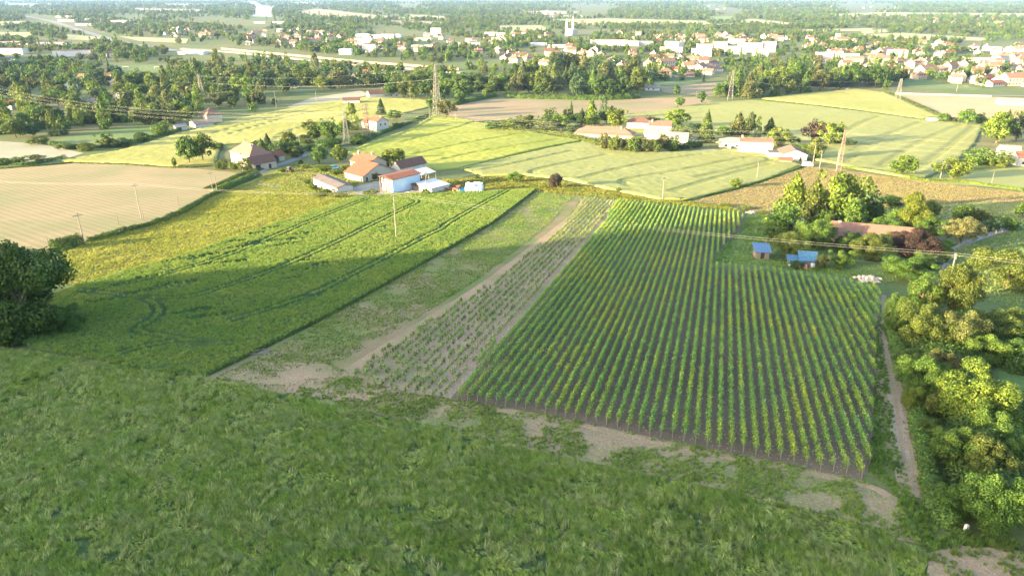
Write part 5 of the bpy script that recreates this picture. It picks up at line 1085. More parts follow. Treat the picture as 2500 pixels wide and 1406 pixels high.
def barrel(N, r, h, mat, label, cat='tank', name='water_tank'):
    p = P(*N); root = empty(name, (p.x, p.y, Gz(p.x, p.y)), 0, label=label, cat=cat)
    obj('body', MB().tube((0, 0, 0), (0, 0, h), r, r, 14).mesh('tank_body', M[mat]), root); obj('lid', MB().tube((0, 0, h), (0, 0, h + .08), r * .5, r * .45, 12).mesh('tank_lid', M['concrete']), root)
barrel((1930, 651), .55, 1.1, 'whitetin', 'white water tank left of the log pile'); barrel((1944, 652), .5, .9, 'whitetin', 'smaller white tank right of the white water tank'); barrel((1983, 655), .5, 1.2, 'whitetin', 'pale tank at the corner of the blue lean-to')
def log_pile():
    p = P(1958, 655); root = empty('log_pile', (p.x, p.y, Gz(p.x, p.y)), R(-14), label='low pile of reddish logs before the blue lean-to', cat='log pile'); r = random.Random(1); me = MB().tube((-1., 0, 0), (1., 0, 0), .16, .15, 8).mesh('log', pmat('cut logs', (.38, .20, .11), .9, var=.3))
    for z in range(3):
        for i in range(7 - z):
            o = obj('log', me, root); o.location = (r.uniform(-.1, .1), -.9 + i * .3 + z * .15, .16 + z * .27)
log_pile()
M['stonewhite'] = pmat('white boundary stone', (.66, .63, .58), .85, var=.12, s=.3)
def boundary_stone():
    p = P(2357, 1294); root = empty('boundary_stone', (p.x, p.y, Gz(p.x, p.y)), R(20), label='small upright white boundary stone in the grass below the hedge', cat='stone')
    obj('shaft', MB().prism([(-.2, -.1), (.2, -.1), (.19, .6), (-.19, .6)], -.14, .14, 0, 'y').mesh('shaft', M['stonewhite']), root)
    obj('cap', MB().prism([(-.19, .6), (.19, .6), (.13, .72), (-.13, .72)], -.13, .13, 0, 'y').mesh('cap', M['stonewhite']), root)
boundary_stone()
# school and houses in the left wood
def block(N, a, D, L, h, wall, roof, label, cat='building', storeys=0, group=None):
    o = house('town_building' if cat == 'building' else 'apartment_block', N, a, D, L, h, .5, 'flat', 'X', wall, roof, label, cat, group=group)
    if storeys:
        mb = MB(); hs = h / storeys
        for s in range(storeys): mb.box(.6, D - .6, -.06, .02, s * hs + hs * .4, s * hs + hs * .8)
        obj('window_bands', mb.mesh('window_bands', M['winband']), o)
    return o
M['winband'] = pmat('far window band', (.34, .38, .44), .3, var=.2, s=2)
for d in [((130, 139), 84, 58, 14, 9, 'white', 'brownroof', 'long white school block with three window bands in the left wood', 'building', 3), ((-30, 133), 92, 60, 14, 9, 'white', 'brownroof', 'white school wing at the left edge', 'building', 2), ((2, 110), 88, 52, 20, 6, 'cream', 'brownroof', 'cream school hall with brown roof, left', 'building', 1), ((92, 112), 88, 56, 20, 6, 'cream', 'brownroof', 'cream school hall with brown roof, right of the other', 'building', 1),
          ((142, 54), 92, 60, 25, 8, 'white', 'fibro', 'white warehouse beside the motorway'), ((136, 44), 92, 80, 25, 7, 'cream', 'pinkroof', 'long pinkish warehouse above the white one'), ((208, 51), 90, 60, 30, 6, 'whitetin', 'whitetin', 'flat pale warehouse in the left trees'), ((270, 57), 90, 60, 30, 8, 'white', 'whitetin', 'white factory hall in the left trees'), ((184, 63), 90, 62, 20, 5, 'whitetin', 'bluewall', 'pale blue low hall right of the motorway'), ((434, 134), 90, 42, 24, 4, 'whitetin', 'whitetin', 'row of white greenhouse roofs before the railway')]:
    block(*d)
for i, d in enumerate([((104, 199), 100, 16, 10, 3, 2, 'white', 'brownroof', 'white bungalow with brown roof in the left wood'), ((190, 201), 100, 12, 10, 5, 3.5, 'cream', 'orange', 'orange-roofed house in the left wood'), ((212, 203), 80, 10, 10, 6, 3.5, 'white', 'orange', 'white house with orange gable right of the orange-roofed one'), ((160, 221), 70, 10, 9, 6, 4, 'white', 'brownroof', 'tall white gable with dark roof in the left wood'), ((270, 211), 60, 12, 9, 4, 3, 'white', 'greyroof', 'white gable with solar blue roof in the left wood'),
                       ((334, 217), 100, 18, 9, 3, 2, 'cream', 'brownroof', 'brown-roofed bungalow among the trees'), ((278, 243), 100, 12, 9, 4, 2.5, 'greywall', 'greyroof', 'grey house half hidden by the wood'), ((216, 257), 80, 11, 9, 3.5, 2.4, 'white', 'greyroof', 'white house low in the left wood'), ((-6, 268), 90, 12, 9, 4, 3, 'white', 'red', 'red-roofed house at the left edge of the wood'), ((2, 180), 90, 18, 10, 3, 2, 'white', 'whitetin', 'white-roofed bungalow at the left edge'), ((-4, 158), 80, 16, 10, 6, 3, 'white', 'fibro', 'tall white house at the left edge'), ((175, 245), 85, 6, 6, 3, 2, 'white', 'greyroof', 'tiny white hut in the left wood'),
                       ((642, 158), 80, 9, 9, 7, 3, 'white', 'whitetin', 'white house below the railway line'), ((252, 189), 95, 14, 9, 3, 2, 'cream', 'red', 'red-roofed bungalow by the pitch'), ((260, 140), 60, 12, 9, 6, 3, 'white', 'brownroof', 'white gable behind the dark conifers'), ((697, 216), 90, 12, 6, 3, 1, 'cream', 'fibro', 'small cream shed behind the tree line'), ((880, 181), 90, 9, 7, 3, 2, 'cream', 'red', 'tiny red-roofed hut in the scrub'), ((1576, 222), 90, 14, 8, 3, 2, 'white', 'greyroof', 'bluish-white house behind the conifer grove')]):
    house('wood_house', *d[:6], 'gable', 'X' if i % 3 else 'Y', *d[6:9], wins=[('y', 3, 1, 1.2, 1.2), ('y', 8, 1, 1.2, 1.2)] if d[2] > 10 else ())
# ------------------------------------------------------------------ town
def church():
    p = P(1388, 89); root = empty('abbey_church', (p.x, p.y, Gz(p.x, p.y)), R(-20), label='pale abbey church with two spired towers above the town', cat='church')
    HOUSE_SPOTS.append((p.x + 8, p.y, 40))
    obj('nave', MB().prism([(-8, -1), (8, -1), (8, 12), (0, 16), (-8, 12)], 4, 55, 0, 'y').mesh('nave', M['cream']), root)
    obj('west_front', MB().box(-8.5, 8.5, 0, 4, -1, 17).mesh('west_front', M['white']), root)
    for x, y, h in ((-6.2, 2.5, 25), (6.4, 12, 30)):
        t = obj('tower', MB().box(x - 2.5, x + 2.5, y - 2.5, y + 2.5, 0, h).mesh('tower', M['white']), root)
        s = MB(); s.add([(x - 2.6, y - 2.6, h), (x + 2.6, y - 2.6, h), (x + 2.6, y + 2.6, h), (x - 2.6, y + 2.6, h), (x, y, h + 16)], [(0, 1, 4), (1, 2, 4), (2, 3, 4), (3, 0, 4), (3, 2, 1, 0)])
        obj('spire', s.mesh('spire', M['cream']), t)
        b = MB(); [b.box(x + q - .5, x + q + .5, y - 2.56, y - 2.4, h - 7, h - 3) for q in (-1.3, 1.3)]; obj('belfry_opening', b.mesh('belfry_opening', M['winband']), t)
church()
for i, d in enumerate([((1612, 131), 96, 36, 10, 10, 3), ((1655, 122), 60, 14, 36, 12, 4), ((1690, 139), 92, 30, 10, 12, 4), ((1702, 128), 92, 26, 10, 13, 4), ((1742, 128), 94, 22, 10, 17, 5), ((1770, 133), 94, 34, 10, 12, 4), ((1802, 128), 94, 40, 10, 15, 5), ((1838, 138), 98, 24, 10, 11, 4), ((1860, 128), 98, 22, 10, 17, 5), ((1995, 151), 92, 22, 11, 12, 4), ((2044, 153), 92, 30, 11, 12, 4), ((1780, 112), 92, 30, 10, 12, 4),
                       ((1442, 110), 92, 70, 14, 9, 3), ((1480, 112), 100, 62, 14, 8, 3), ((1556, 112), 96, 30, 12, 8, 2), ((866, 111), 92, 34, 12, 13, 4), ((886, 129), 92, 22, 12, 13, 4), ((828, 134), 92, 20, 12, 8, 3), ((1052, 86), 92, 24, 14, 16, 4), ((1120, 116), 80, 14, 12, 8, 0), ((1136, 116), 90, 8, 8, 16, 0), ((1150, 116), 92, 16, 12, 8, 0), ((1212, 91), 92, 20, 12, 9, 3), ((1183, 88), 92, 30, 12, 8, 2), ((2040, 104), 92, 7, 7, 17, 0), ((2170, 142), 100, 26, 14, 11, 0), ((2186, 141), 92, 18, 14, 8, 0)]):
    block(*d[:5], 'white' if i % 4 else 'cream', ['pinkroof', 'whitetin', 'fibro', 'pinkroof'][i % 4], ['long low', 'shaded side-on', 'low front', 'middle', 'tall slab', 'broad low', 'broad tall', 'small front', 'tall right-hand', 'left of the twin', 'right of the twin', 'far', 'long ochre', 'long front', 'short end', 'red-banded', 'balconied', 'small blue-grey', 'tall villa-like', 'cream', 'narrow tower', 'cream gabled', 'cube-like', 'cream terrace', 'slim pale tower', 'broad pale', 'low annexed'][i] + ' white building ' +
          ('in the white apartment estate' if i < 9 or i == 11 else 'of the two blue-ended apartment blocks' if i < 11 else 'left of the abbey church' if 15 <= i <= 23 else 'below and right of the abbey church' if i < 15 else 'in the right half of the town'), 'apartment block' if i < 12 else 'building', d[5])
for i, d in enumerate([((885, 95), 90, 95, 40, 8), ((930, 92), 90, 60, 40, 9), ((868, 91), 90, 40, 30, 7), ((1010, 100), 92, 50, 30, 7), ((1295, 113), 92, 42, 24, 6), ((1338, 117), 92, 55, 24, 5), ((1004, 116), 96, 60, 24, 5), ((1066, 116), 92, 34, 24, 4), ((1190, 98), 96, 50, 24, 6), ((2256, 117), 92, 52, 24, 8), ((2380, 126), 92, 60, 24, 8), ((2364, 150), 92, 55, 24, 6), ((2128, 132), 92, 40, 20, 5), ((2478, 142), 92, 40, 24, 6), ((620, 58), 92, 50, 30, 6), ((665, 58), 92, 55, 30, 6), ((742, 62), 92, 40, 30, 7), ((790, 62), 92, 30, 24, 6), ((2440, 152), 60, 30, 16, 9)]):
    d = (d[0], d[1], d[2] * .75, d[3] * .75, d[4] * .8)
    block(*d, ['white', 'whitetin', 'cream'][i % 3], ['whitetin', 'fibro', 'bluewall', 'pinkroof', 'whitetin'][i % 5], 'pale flat industrial hall ' + ['left of town, widest', 'left of town, behind the widest', 'left of town, smallest', 'beside the villa tower', 'below the church, left', 'below the church, right', 'with blue-grey roof below the villa', 'with dark front below the villa', 'with dark long roof left of the church', 'with tiled roof in the right town', 'among the right town houses', 'low in the right town', 'at the right town edge of the estate', 'at the right picture edge', 'near the river, leftmost', 'near the river, second', 'near the river, third', 'near the river, rightmost', 'with a tall gable at the far right'][i], 'building')

# ordinary town houses: a few forms, placed one by one
def town_form(D, L, wh, rh, style, wall, roof, seed):
    mb = wall_mb(D, L, wh, rh, style, 'X'); r = roof_mb(D, L, wh, rh, style, 'X'); b = len(mb.v)
    mb.add(r.v, r.f, 1)
    for u in np.arange(2.2, D - 1, 3.0): mb.box(u - .5, u + .5, -.06, .02, 1., 2.3, 2)
    if wh > 4.5:
        for u in np.arange(2.2, D - 1, 3.0): mb.box(u - .5, u + .5, -.06, .02, 3.6, 4.9, 2)
    mb.box(D * .3, D * .3 + .7, L / 2 - .9, L / 2 - .3, wh + rh * .5, wh + rh + .8, 0)
    v = [(x - D / 2, y - L / 2, z) for x, y, z in mb.v]; mb.v = v
    return mb.mesh('town_house', M[wall], M[roof], M['glass'])
FORMS = [town_form(12, 9, 3., 2.4, 'gable', 'white', 'pinkroof', 1), town_form(14, 9, 3.2, 2.6, 'hip', 'white', 'pinkroof', 2), town_form(11, 9, 5.6, 3., 'gable', 'white', 'orange', 3), town_form(10, 9, 6., 3.4, 'gable', 'cream', 'brownroof', 4), town_form(16, 9, 3., 2.6, 'gable', 'white', 'red', 5), town_form(12, 9, 5.2, 3, 'hip', 'cream', 'pinkroof', 6), town_form(11, 8, 3.4, 3, 'gable', 'white', 'greyroof', 7), town_form(20, 10, 6.5, 3, 'gable', 'cream', 'pinkroof', 8)]
FDESC = ['low pink-roofed house', 'hip-roofed bungalow', 'tall orange-roofed house', 'tall brown-roofed house', 'long red-roofed bungalow', 'hip-roofed cream house', 'grey-roofed cottage', 'broad two-storey terrace']
def town(poly, n, label, group, seed, sep=15):
    r = random.Random(seed); xs = [p[0] for p in poly]; ys = [p[1] for p in poly]; k = 0; t = 0; made = []; cnt = {}
    while k < n and t < n * 50:
        t += 1; px, py = r.uniform(min(xs), max(xs)), r.uniform(min(ys), max(ys))
        if not bool(inpoly(np.array([px]), np.array([py]), poly)[0]): continue
        p = P(px, py)
        if any(math.hypot(p.x - a, p.y - b) < sep * .5 + c * .8 for a, b, c in HOUSE_SPOTS): continue
        if any(bool(inpoly(np.array([px]), np.array([py]), q)[0]) for q in OPEN): continue
        fi = r.randrange(len(FORMS)); o = obj('town_house', FORMS[fi], label=label, cat='house', group=group, loc=(p.x, p.y, Gz(p.x, p.y))); o.rotation_euler = (0, 0, R(r.choice([-25, -10, 8, 25, 65, 80]) + r.uniform(-8, 8)))
        s = r.uniform(1., 1.35); o.scale = (s, s, s * r.uniform(.95, 1.1)); HOUSE_SPOTS.append((p.x, p.y, 9.5)); k += 1; made.append((px, o, FDESC[fi]))
    for px, o, d in sorted(made, key=lambda q: q[0]):
        cnt[d] = cnt.get(d, 0) + 1; o['label'] = '%s, %s such from the left among the %s' % (d, ordinal(cnt[d]), group)
# far fields
FARM = {'tan': gmat('far tan field', (.25, .20, .12), (.28, .23, .14), None, 80, 6, .1, 0), 'yel': gmat('far pale field', (.26, .25, .12), (.30, .285, .15), None, 80, 6, .1, 0), 'grn': gmat('far green field', (.13, .18, .06), (.16, .20, .075), None, 80, 6, .1, 0), 'pnk': gmat('far pink soil', (.38, .26, .20), (.42, .29, .22), None, 80, 6, .1, 0)}
OPEN = []
FARF = [([(720, 32), (770, 22), (900, 36), (1000, 45), (900, 50), (760, 40)], 'tan', 'tan field beside the river'), ([(985, 36), (1085, 41), (1086, 50), (1000, 49)], 'yel', 'pale field left of the abbey, upper'), ([(950, 50), (1086, 55), (1080, 60), (960, 58)], 'tan', 'pale field left of the abbey, lower'), ([(1208, 64), (1320, 63), (1345, 74), (1225, 77)], 'yel', 'pale field behind the town roofs'), ([(1250, 32), (1330, 27), (1420, 30), (1350, 38)], 'pnk', 'pinkish bare field far behind the church'), ([(1320, 40), (1420, 38), (1425, 42), (1330, 44)], 'yel', 'pale strip above the church field'), ([(1290, 50), (1480, 46), (1720, 52), (1740, 62), (1560, 60), (1430, 62)], 'yel', 'pale field right of the church spires'), ([(1690, 62), (1800, 58), (1830, 64), (1720, 68)], 'yel', 'pale strip above the apartment estate'), ([(1800, 54), (1830, 46), (1925, 56), (2000, 62), (1900, 64)], 'yel', 'yellow field wedge above the estate'), ([(1710, 42), (1790, 40), (1800, 52), (1740, 54)], 'grn', 'far green field above the estate'),
        ([(2040, 88), (2200, 81), (2310, 88), (2440, 96), (2390, 101), (2180, 99)], 'yel', 'broad pale field above the right town'), ([(2010, 36), (2150, 31), (2260, 32), (2520, 34), (2520, 43), (2280, 41), (2080, 42)], 'yel', 'far pale field strip at the upper right'), ([(1950, 73), (2130, 70), (2130, 76), (1960, 79)], 'yel', 'thin pale strip above the right trees'), ([(2100, 78), (2160, 72), (2170, 79), (2110, 84)], 'yel', 'small pale meadow among the right trees'),
        ([(-20, 80), (80, 80), (74, 92), (-20, 95)], 'yel', 'yellow field behind the school'), ([(160, 84), (255, 93), (246, 101), (165, 98)], 'yel', 'yellow field beside the motorway'), ([(290, 90), (460, 96), (455, 107), (340, 101)], 'yel', 'pale yellow field below the motorway houses'), ([(10, 8), (95, 10), (90, 20), (10, 19)], 'grn', 'far green field at the upper left'), ([(95, 8), (130, 10), (128, 17), (96, 16)], 'yel', 'far pale field at the upper left'), ([(325, 21), (500, 25), (500, 31), (335, 30)], 'tan', 'far tan strip left of the river'), ([(400, 11), (520, 11), (520, 16), (405, 17)], 'yel', 'far pale strip left of the river'), ([(-20, 54), (70, 53), (64, 62), (-20, 64)], 'yel', 'pale field left of the motorway'), ([(440, 36), (505, 36), (500, 40), (440, 40)], 'grn', 'narrow green strip left of the river'), ([(700, 8), (780, 6), (782, 11), (705, 13)], 'yel', 'far pale strip right of the river'), ([(1700, 3), (1780, 2), (1785, 5), (1700, 6)], 'yel', 'very far pale strip'),
        ([(620, 186), (760, 192), (755, 200), (640, 204)], 'grn', 'green field strip in the left wood'), ([(520, 180), (640, 186), (630, 192), (520, 190)], 'grn', 'small green meadow in the left wood'), ([(830, 182), (940, 178), (950, 190), (850, 192)], 'tan', 'tan track field below the railway'), ([(1640, 186), (1700, 182), (1705, 186), (1650, 190)], 'pnk', 'pinkish plot before the houses'), ([(1560, 206), (1610, 200), (1720, 204), (1640, 212)], 'grn', 'green strip between the groves')]
for poly, k, lab in FARF:
    OPEN.append(poly); sheet('far_field', poly, FARM[k], max(3, 6000 / F * 2 * max(1, (100 / max(8, min(p[1] for p in poly))) ** 1.5)), .35, n=3, kind='structure', label=lab, cat='field')
M['water'], n_, l_ = newmat('river water')
b_ = n_.new('ShaderNodeBsdfPrincipled'); b_.inputs['Base Color'].default_value = (.05, .07, .08, 1); b_.inputs['Roughness'].default_value = .12; b_.inputs['IOR'].default_value = 1.33
o_ = n_.new('ShaderNodeOutputMaterial'); l_.new(b_.outputs[0], o_.inputs[0])
RIV = [(590, 6), (622, 4), (634, 12), (672, 18), (664, 26), (666, 42), (610, 41), (622, 33), (624, 18)]
OPEN.append(RIV); OPEN.append([(600, 40), (670, 42), (664, 48), (615, 48)]); sheet('river', RIV, M['water'], 25, .3, kind='structure', label='bright river bend far behind the town', cat='river')
OPEN += [[(1050, 302), (1090, 270), (1125, 254), (1250, 236), (1400, 241), (1700, 238), (1745, 248), (1520, 284), (1280, 294)], [(1430, 330), (1520, 284), (1750, 249), (1860, 242), (1980, 228), (2090, 218), (2160, 225), (2450, 238), (2540, 250), (2540, 320), (2400, 320)], [(150, 395), (300, 368), (430, 330), (600, 286), (760, 250), (900, 232), (1060, 240), (1060, 330), (800, 340)], [(100, 352), (200, 325), (380, 300), (440, 322), (320, 350)], [(700, 264), (760, 238), (880, 220), (960, 236), (820, 254)], [(1060, 214), (1150, 182), (1230, 190), (1215, 209), (1100, 216)], [(1590, 207), (1760, 200), (1780, 212), (1740, 240), (1600, 232)], [(255, 172), (290, 160), (420, 160), (430, 176), (300, 184)], [(2190, 200), (2240, 194), (2420, 218), (2520, 224), (2520, 240), (2160, 232)], [(1840, 250), (2520, 236), (2520, 300), (1840, 300)], [(440, 104), (600, 114), (760, 130), (1140, 162), (1140, 186), (900, 170), (650, 146), (440, 128)], [(60, 36), (130, 40), (260, 82), (450, 112), (450, 130), (320, 116), (200, 84), (60, 56)], [(1000, 290), (1250, 290), (1480, 300), (1480, 330), (1000, 330)], [(-30, 345), (220, 350), (220, 420), (-30, 420)]]
# motorway and railway
ribbon('motorway', [(60, 40), (130, 54), (200, 76), (290, 102), (380, 118), (470, 130)], 20, M['asphalt'], .4, kind='structure', label='grey motorway running down the upper left', cat='motorway')
ribbon('railway_bed', [(440, 118), (560, 126), (700, 141), (900, 160), (1010, 168), (1130, 178)], 9, M['greyfield'], .5, kind='structure', label='pale railway embankment across the middle distance', cat='railway')
ribbon('country_road', [(2150, 226), (2260, 230), (2400, 234), (2560, 236)], 7, M['asphalt'], .3, kind='structure', label='country road at the right before the bungalows', cat='road')
def barrier(name, pts, h, w, mat, label):
    W = wpoly(spline(pts, 5), 1, False); mb = MB()
    for (a, b) in zip(W[:-1], W[1:]):
        d = math.hypot(b[0] - a[0], b[1] - a[1]); nx, ny = -(b[1] - a[1]) / d * w / 2, (b[0] - a[0]) / d * w / 2; za, zb = Gz(*a), Gz(*b)
        mb.add([(a[0] - nx, a[1] - ny, za - .5), (b[0] - nx, b[1] - ny, zb - .5), (b[0] + nx, b[1] + ny, zb - .5), (a[0] + nx, a[1] + ny, za - .5), (a[0] - nx, a[1] - ny, za + h), (b[0] - nx, b[1] - ny, zb + h), (b[0] + nx, b[1] + ny, zb + h), (a[0] + nx, a[1] + ny, za + h)], [(4, 5, 6, 7), (0, 1, 5, 4), (2, 3, 7, 6), (3, 0, 4, 7), (1, 2, 6, 5)])
    obj(name, mb.mesh(name, mat), label=label, cat='barrier')
barrier('railway_wall', [(440, 121), (560, 129), (700, 144), (900, 163), (1010, 171), (1130, 181)], 1.2, .4, M['concrete'], 'long pale wall along the near side of the railway')
barrier('railway_fence', [(540, 121), (700, 136), (900, 155), (1010, 163), (1120, 172)], 2.6, .3, M['rust'], 'long brownish barrier behind the railway')
barrier('road_wall', [(2185, 231), (2300, 234), (2420, 238)], 1.6, .4, M['concrete'], 'low pale wall along the country road')
# farm roads and yards
ribbon('farm_road', [(790, 352), (745, 378), (702, 396), (650, 413), (607, 431), (580, 442)], 4.6, M['asphalt'], .09, kind='structure', label='grey farm road beside the white farmhouse', cat='road')
sheet('farm_yard', [(850, 474), (880, 448), (960, 438), (1040, 444), (1100, 448), (1250, 466), (1180, 476), (1040, 478), (940, 482)], M['yard'], 2., .07, kind='structure', label='pale gravel yard of the farm', cat='yard')
ribbon('farm_track', [(720, 421), (770, 425), (830, 446), (870, 462), (930, 470)], 3., M['yard'], .1, kind='structure', label='pale track from the road to the farm yard', cat='track')
sheet('concrete_patch', [(572, 470), (622, 448), (690, 452), (672, 466), (640, 478), (600, 478)], M['concrete'], 2., .1, kind='structure', label='pale concrete pad beside the hedge', cat='pad')
ribbon('garden_drive', [(2032, 628), (2080, 636), (2140, 641), (2200, 640), (2260, 630), (2300, 636)], 1.6, M['gravel'], .09, kind='structure', label='curved pale garden drive below the long house', cat='drive')
ribbon('lane', [(2300, 660), (2318, 622), (2360, 594), (2420, 572), (2470, 556), (2510, 532), (2560, 500)], 2.2, M['asphalt'], .1, kind='structure', label='narrow grey lane curving along the paddock', cat='lane')
ribbon('hamlet_lane', [(1680, 372), (1740, 366), (1810, 382), (1870, 394), (1960, 405)], 3., M['yard'], .12, kind='structure', label='pale lane before the hamlet houses', cat='lane')
# town houses
town([(1180, 110), (1300, 118), (1450, 126), (1600, 140), (1740, 150), (1760, 190), (1600, 190), (1480, 172), (1300, 160), (1150, 140)], 54, 'small tiled house among trees in the near town centre', 'near town houses', 1)
town([(1960, 150), (2200, 150), (2500, 150), (2540, 215), (2420, 212), (2250, 195), (2150, 185), (1960, 180)], 52, 'tiled bungalow in the right-hand town quarter', 'right town bungalows', 2)
town([(1500, 86), (1700, 88), (1900, 92), (1990, 100), (1900, 106), (1700, 106), (1500, 100)], 54, 'old town house with tiled roof in the crowded centre', 'old town houses', 3, 13)
town([(1960, 98), (2300, 110), (2500, 118), (2500, 150), (2200, 146), (1960, 128)], 42, 'house in the outer right town', 'outer right town houses', 4)
town([(520, 82), (700, 74), (860, 84), (1000, 104), (1100, 120), (980, 134), (840, 128), (700, 116), (540, 108)], 54, 'house in the leafy left part of town', 'left town houses', 5)
town([(340, 66), (520, 76), (540, 96), (460, 94), (380, 86)], 16, 'house in the far left suburb', 'far left suburb houses', 6)
town([(2200, 46), (2540, 46), (2540, 74), (2380, 70), (2230, 62)], 24, 'pale far house above the right-hand fields', 'far right village houses', 7)
town([(1680, 12), (2200, 14), (2240, 28), (1960, 30), (1720, 24)], 20, 'tiny pale house in the far village', 'far village houses', 8, 40)
town([(1020, 84), (1180, 90), (1280, 84), (1380, 92), (1380, 104), (1200, 110), (1060, 104)], 18, 'house between the halls and the church', 'mid town houses', 9)
far_trees()
# ------------------------------------------------------------------ poles, pylons, cables, hedges
TOP = {}
def pole(px, yb, yt, label, arm=1.2, mat='polemat', ang=25, key=None, base=None):
    p = P(px, yb) if base is None else Vector((base[0], base[1], Gz(base[0], base[1]))); s = F / Pn(px, yb)[3][0] if base is None else 0
    h = (yb - yt) / s / cp if base is None else base[2]
    root = empty('utility_pole', (p.x, p.y, Gz(p.x, p.y) - .3), R(ang), label=label, cat='pole', group='utility poles')
    k = h / 10.; w = .17 if h > 6 else .1
    obj('shaft', MB().tube((0, 0, 0), (0, 0, h + .3), w, w * .62, 8).mesh('pole_shaft', M[mat]), root)
    if arm:
        a = obj('crossarm', MB().box(-arm, arm, -.06, .06, h - .25, h - .1).tube((-arm * .8, 0, h - .2), (0, 0, h + .5), .05, .05, 5).tube((arm * .8, 0, h - .2), (0, 0, h + .5), .05, .05, 5).mesh('crossarm', M['steel']), root)
        for q in (-arm * .9, 0, arm * .9): obj('insulator', MB().tube((q, 0, h - .1 if q else h + .3), (q, 0, h + .15 if q else h + .6), .07, .05, 6).mesh('insulator', M['concrete']), a)
    if key: TOP[key] = Vector((p.x, p.y, Gz(p.x, p.y) + h - .05)), R(ang)
    return root
pole(346, 536, 455, 'concrete power pole at the hedge left of the grass strip', ang=65, key='A'); pole(968, 584, 480, 'tall concrete power pole standing in the barley', ang=60, key='B')
pole(207, 598, 526, 'concrete pole with fittings at the dark hedge end', ang=40); pole(520, 468, 424, 'concrete pole at the road hedge', ang=50)
CB = TOP['B'][0]; CA = TOP['A'][0]
pc = P(2303, 738); pole(0, 0, 0, 'power pole rising behind the golden hedge tree', ang=64, key='C', base=(pc.x, pc.y, 10.2))
d1 = pc - P(968, 584); pole(0, 0, 0, 'power pole beyond the right picture edge', ang=64, key='D', base=(pc.x + d1.x, pc.y + d1.y, 10.5)); d0 = P(968, 584) - P(346, 536); pole(0, 0, 0, 'power pole beyond the left picture edge', ang=64, key='Z', base=(CA.x - d0.x * 1.25, CA.y - d0.y * 1.25, 10.2))
for a in ((290, 548, 521, 'thin post at the sown field edge'), (437, 502, 472, 'thin street light post over the hedge'), (351, 536, 503, 'short thin post beside the concrete pole'), (531, 470, 434, 'thin post beside the road pole'), (120, 600, 578, 'short post left of the dark hedge')):
    pole(*a, arm=0, mat='post')
for a in ((735, 378, 335, 'white telephone pole right of the farmhouse'), (781, 400, 363, 'wooden pole before the round farm tree'), (593, 418, 377, 'thin pole before the farmhouse wing'), (679, 396, 355, 'thin pole beside the red outbuilding'), (914, 326, 290, 'white pole before the tall grey house'), (1041, 470, 425, 'thin pole before the hay barn'), (1617, 488, 437, 'pole alone at the end of the vine rows'), (1847, 438, 398, 'pole on the wheat field edge'), (2000, 414, 372, 'concrete pole beside the white van'), (1984, 402, 356, 'wooden pole in the olive tree'), (1800, 374, 338, 'pole at the left of the tall white building'), (2043, 404, 366, 'concrete post behind the lattice mast'), (2295, 436, 400, 'pole in the wide light green tree'), (2420, 449, 422, 'short pole in the right field'), (2275, 606, 580, 'leaning white pole by the lane'), (675, 265, 228, 'white pole on the hay field, left'), (773, 252, 226, 'white pole on the hay field, right'), (1002, 250, 220, 'pole before the yellow tree'), (1131, 247, 230, 'pole at the brown field hedge'), (1148, 243, 214, 'taller pole at the brown field hedge'), (1112, 296, 277, 'short pole at the brown field corner'), (1049, 293, 258, 'short pole left of the tall pylon'), (1700, 236, 222, 'small pole at the dark field'), (2335, 224, 206, 'small pole behind the country road'), (2152, 279, 266, 'short pole on the barley boundary'), (2347, 303, 286, 'short pole on the orange field edge'), (2259, 293, 281, 'tiny pole left of the white shed')):
    pole(*a, arm=.7 if a[1] - a[2] > 34 else 0, mat='polemat' if 'thin' not in a[3] else 'post')

def pylon(px, yb, yt, w0, w1, arms, mat, label, ang, key):
    p = P(px, yb); h = (yb - yt) / ppm(px, yb) / cp; root = empty('lattice_pylon', (p.x, p.y, Gz(p.x, p.y) - .2), R(ang), label=label, cat='pylon', group='lattice pylons')
    def half(z): t = z / h; return (w0 * (1 - t) + w1 * t) / 2
    rr = max(.07, h * .0045)
    for sx in (-1, 1):
        for sy in (-1, 1):
            obj('leg', MB().tube((sx * w0 / 2, sy * w0 / 2, -.3), (sx * w1 / 2, sy * w1 / 2, h), rr * 1.3, rr, 5).mesh('pylon_leg', M[mat]), root)
    mb = MB(); z = 0
    while z < h * .97:
        dz = max(half(z) * 2.1, .9); z2 = min(h, z + dz); a, b = half(z), half(z2)
        for (x0, y0, x1, y1) in ((-1, -1, 1, -1), (1, -1, 1, 1), (1, 1, -1, 1), (-1, 1, -1, -1)):
            mb.tube((x0 * a, y0 * a, z), (x1 * b, y1 * b, z2), rr * .6, None, 3); mb.tube((x1 * a, y1 * a, z), (x0 * b, y0 * b, z2), rr * .6, None, 3); mb.tube((x0 * b, y0 * b, z2), (x1 * b, y1 * b, z2), rr * .6, None, 3)
        z = z2
    obj('bracing', mb.mesh('bracing', M[mat]), root)
    pts = []
    for (f, L) in arms:
        za = h * f; b = half(za)
        a = obj('crossarm', MB().tube((-L, 0, za), (L, 0, za), rr, None, 4).tube((-L, 0, za), (0, 0, za + L * .35), rr * .8, None, 4).tube((L, 0, za), (0, 0, za + L * .35), rr * .8, None, 4).mesh('crossarm', M[mat]), root)
        for s in (-1, 1):
            obj('insulator', MB().tube((s * L * .96, 0, za), (s * L * .96, 0, za - 1.1), .09, .09, 5).mesh('insulator', M['glass']), a)
            pts.append(Vector((p.x + s * L * .96 * math.cos(R(ang)), p.y + s * L * .96 * math.sin(R(ang)), Gz(p.x, p.y) + za - 1.1)))
    TOP[key] = pts; return root
A3 = [(.74, 2.6), (.86, 3.2), (.97, 2.4)]
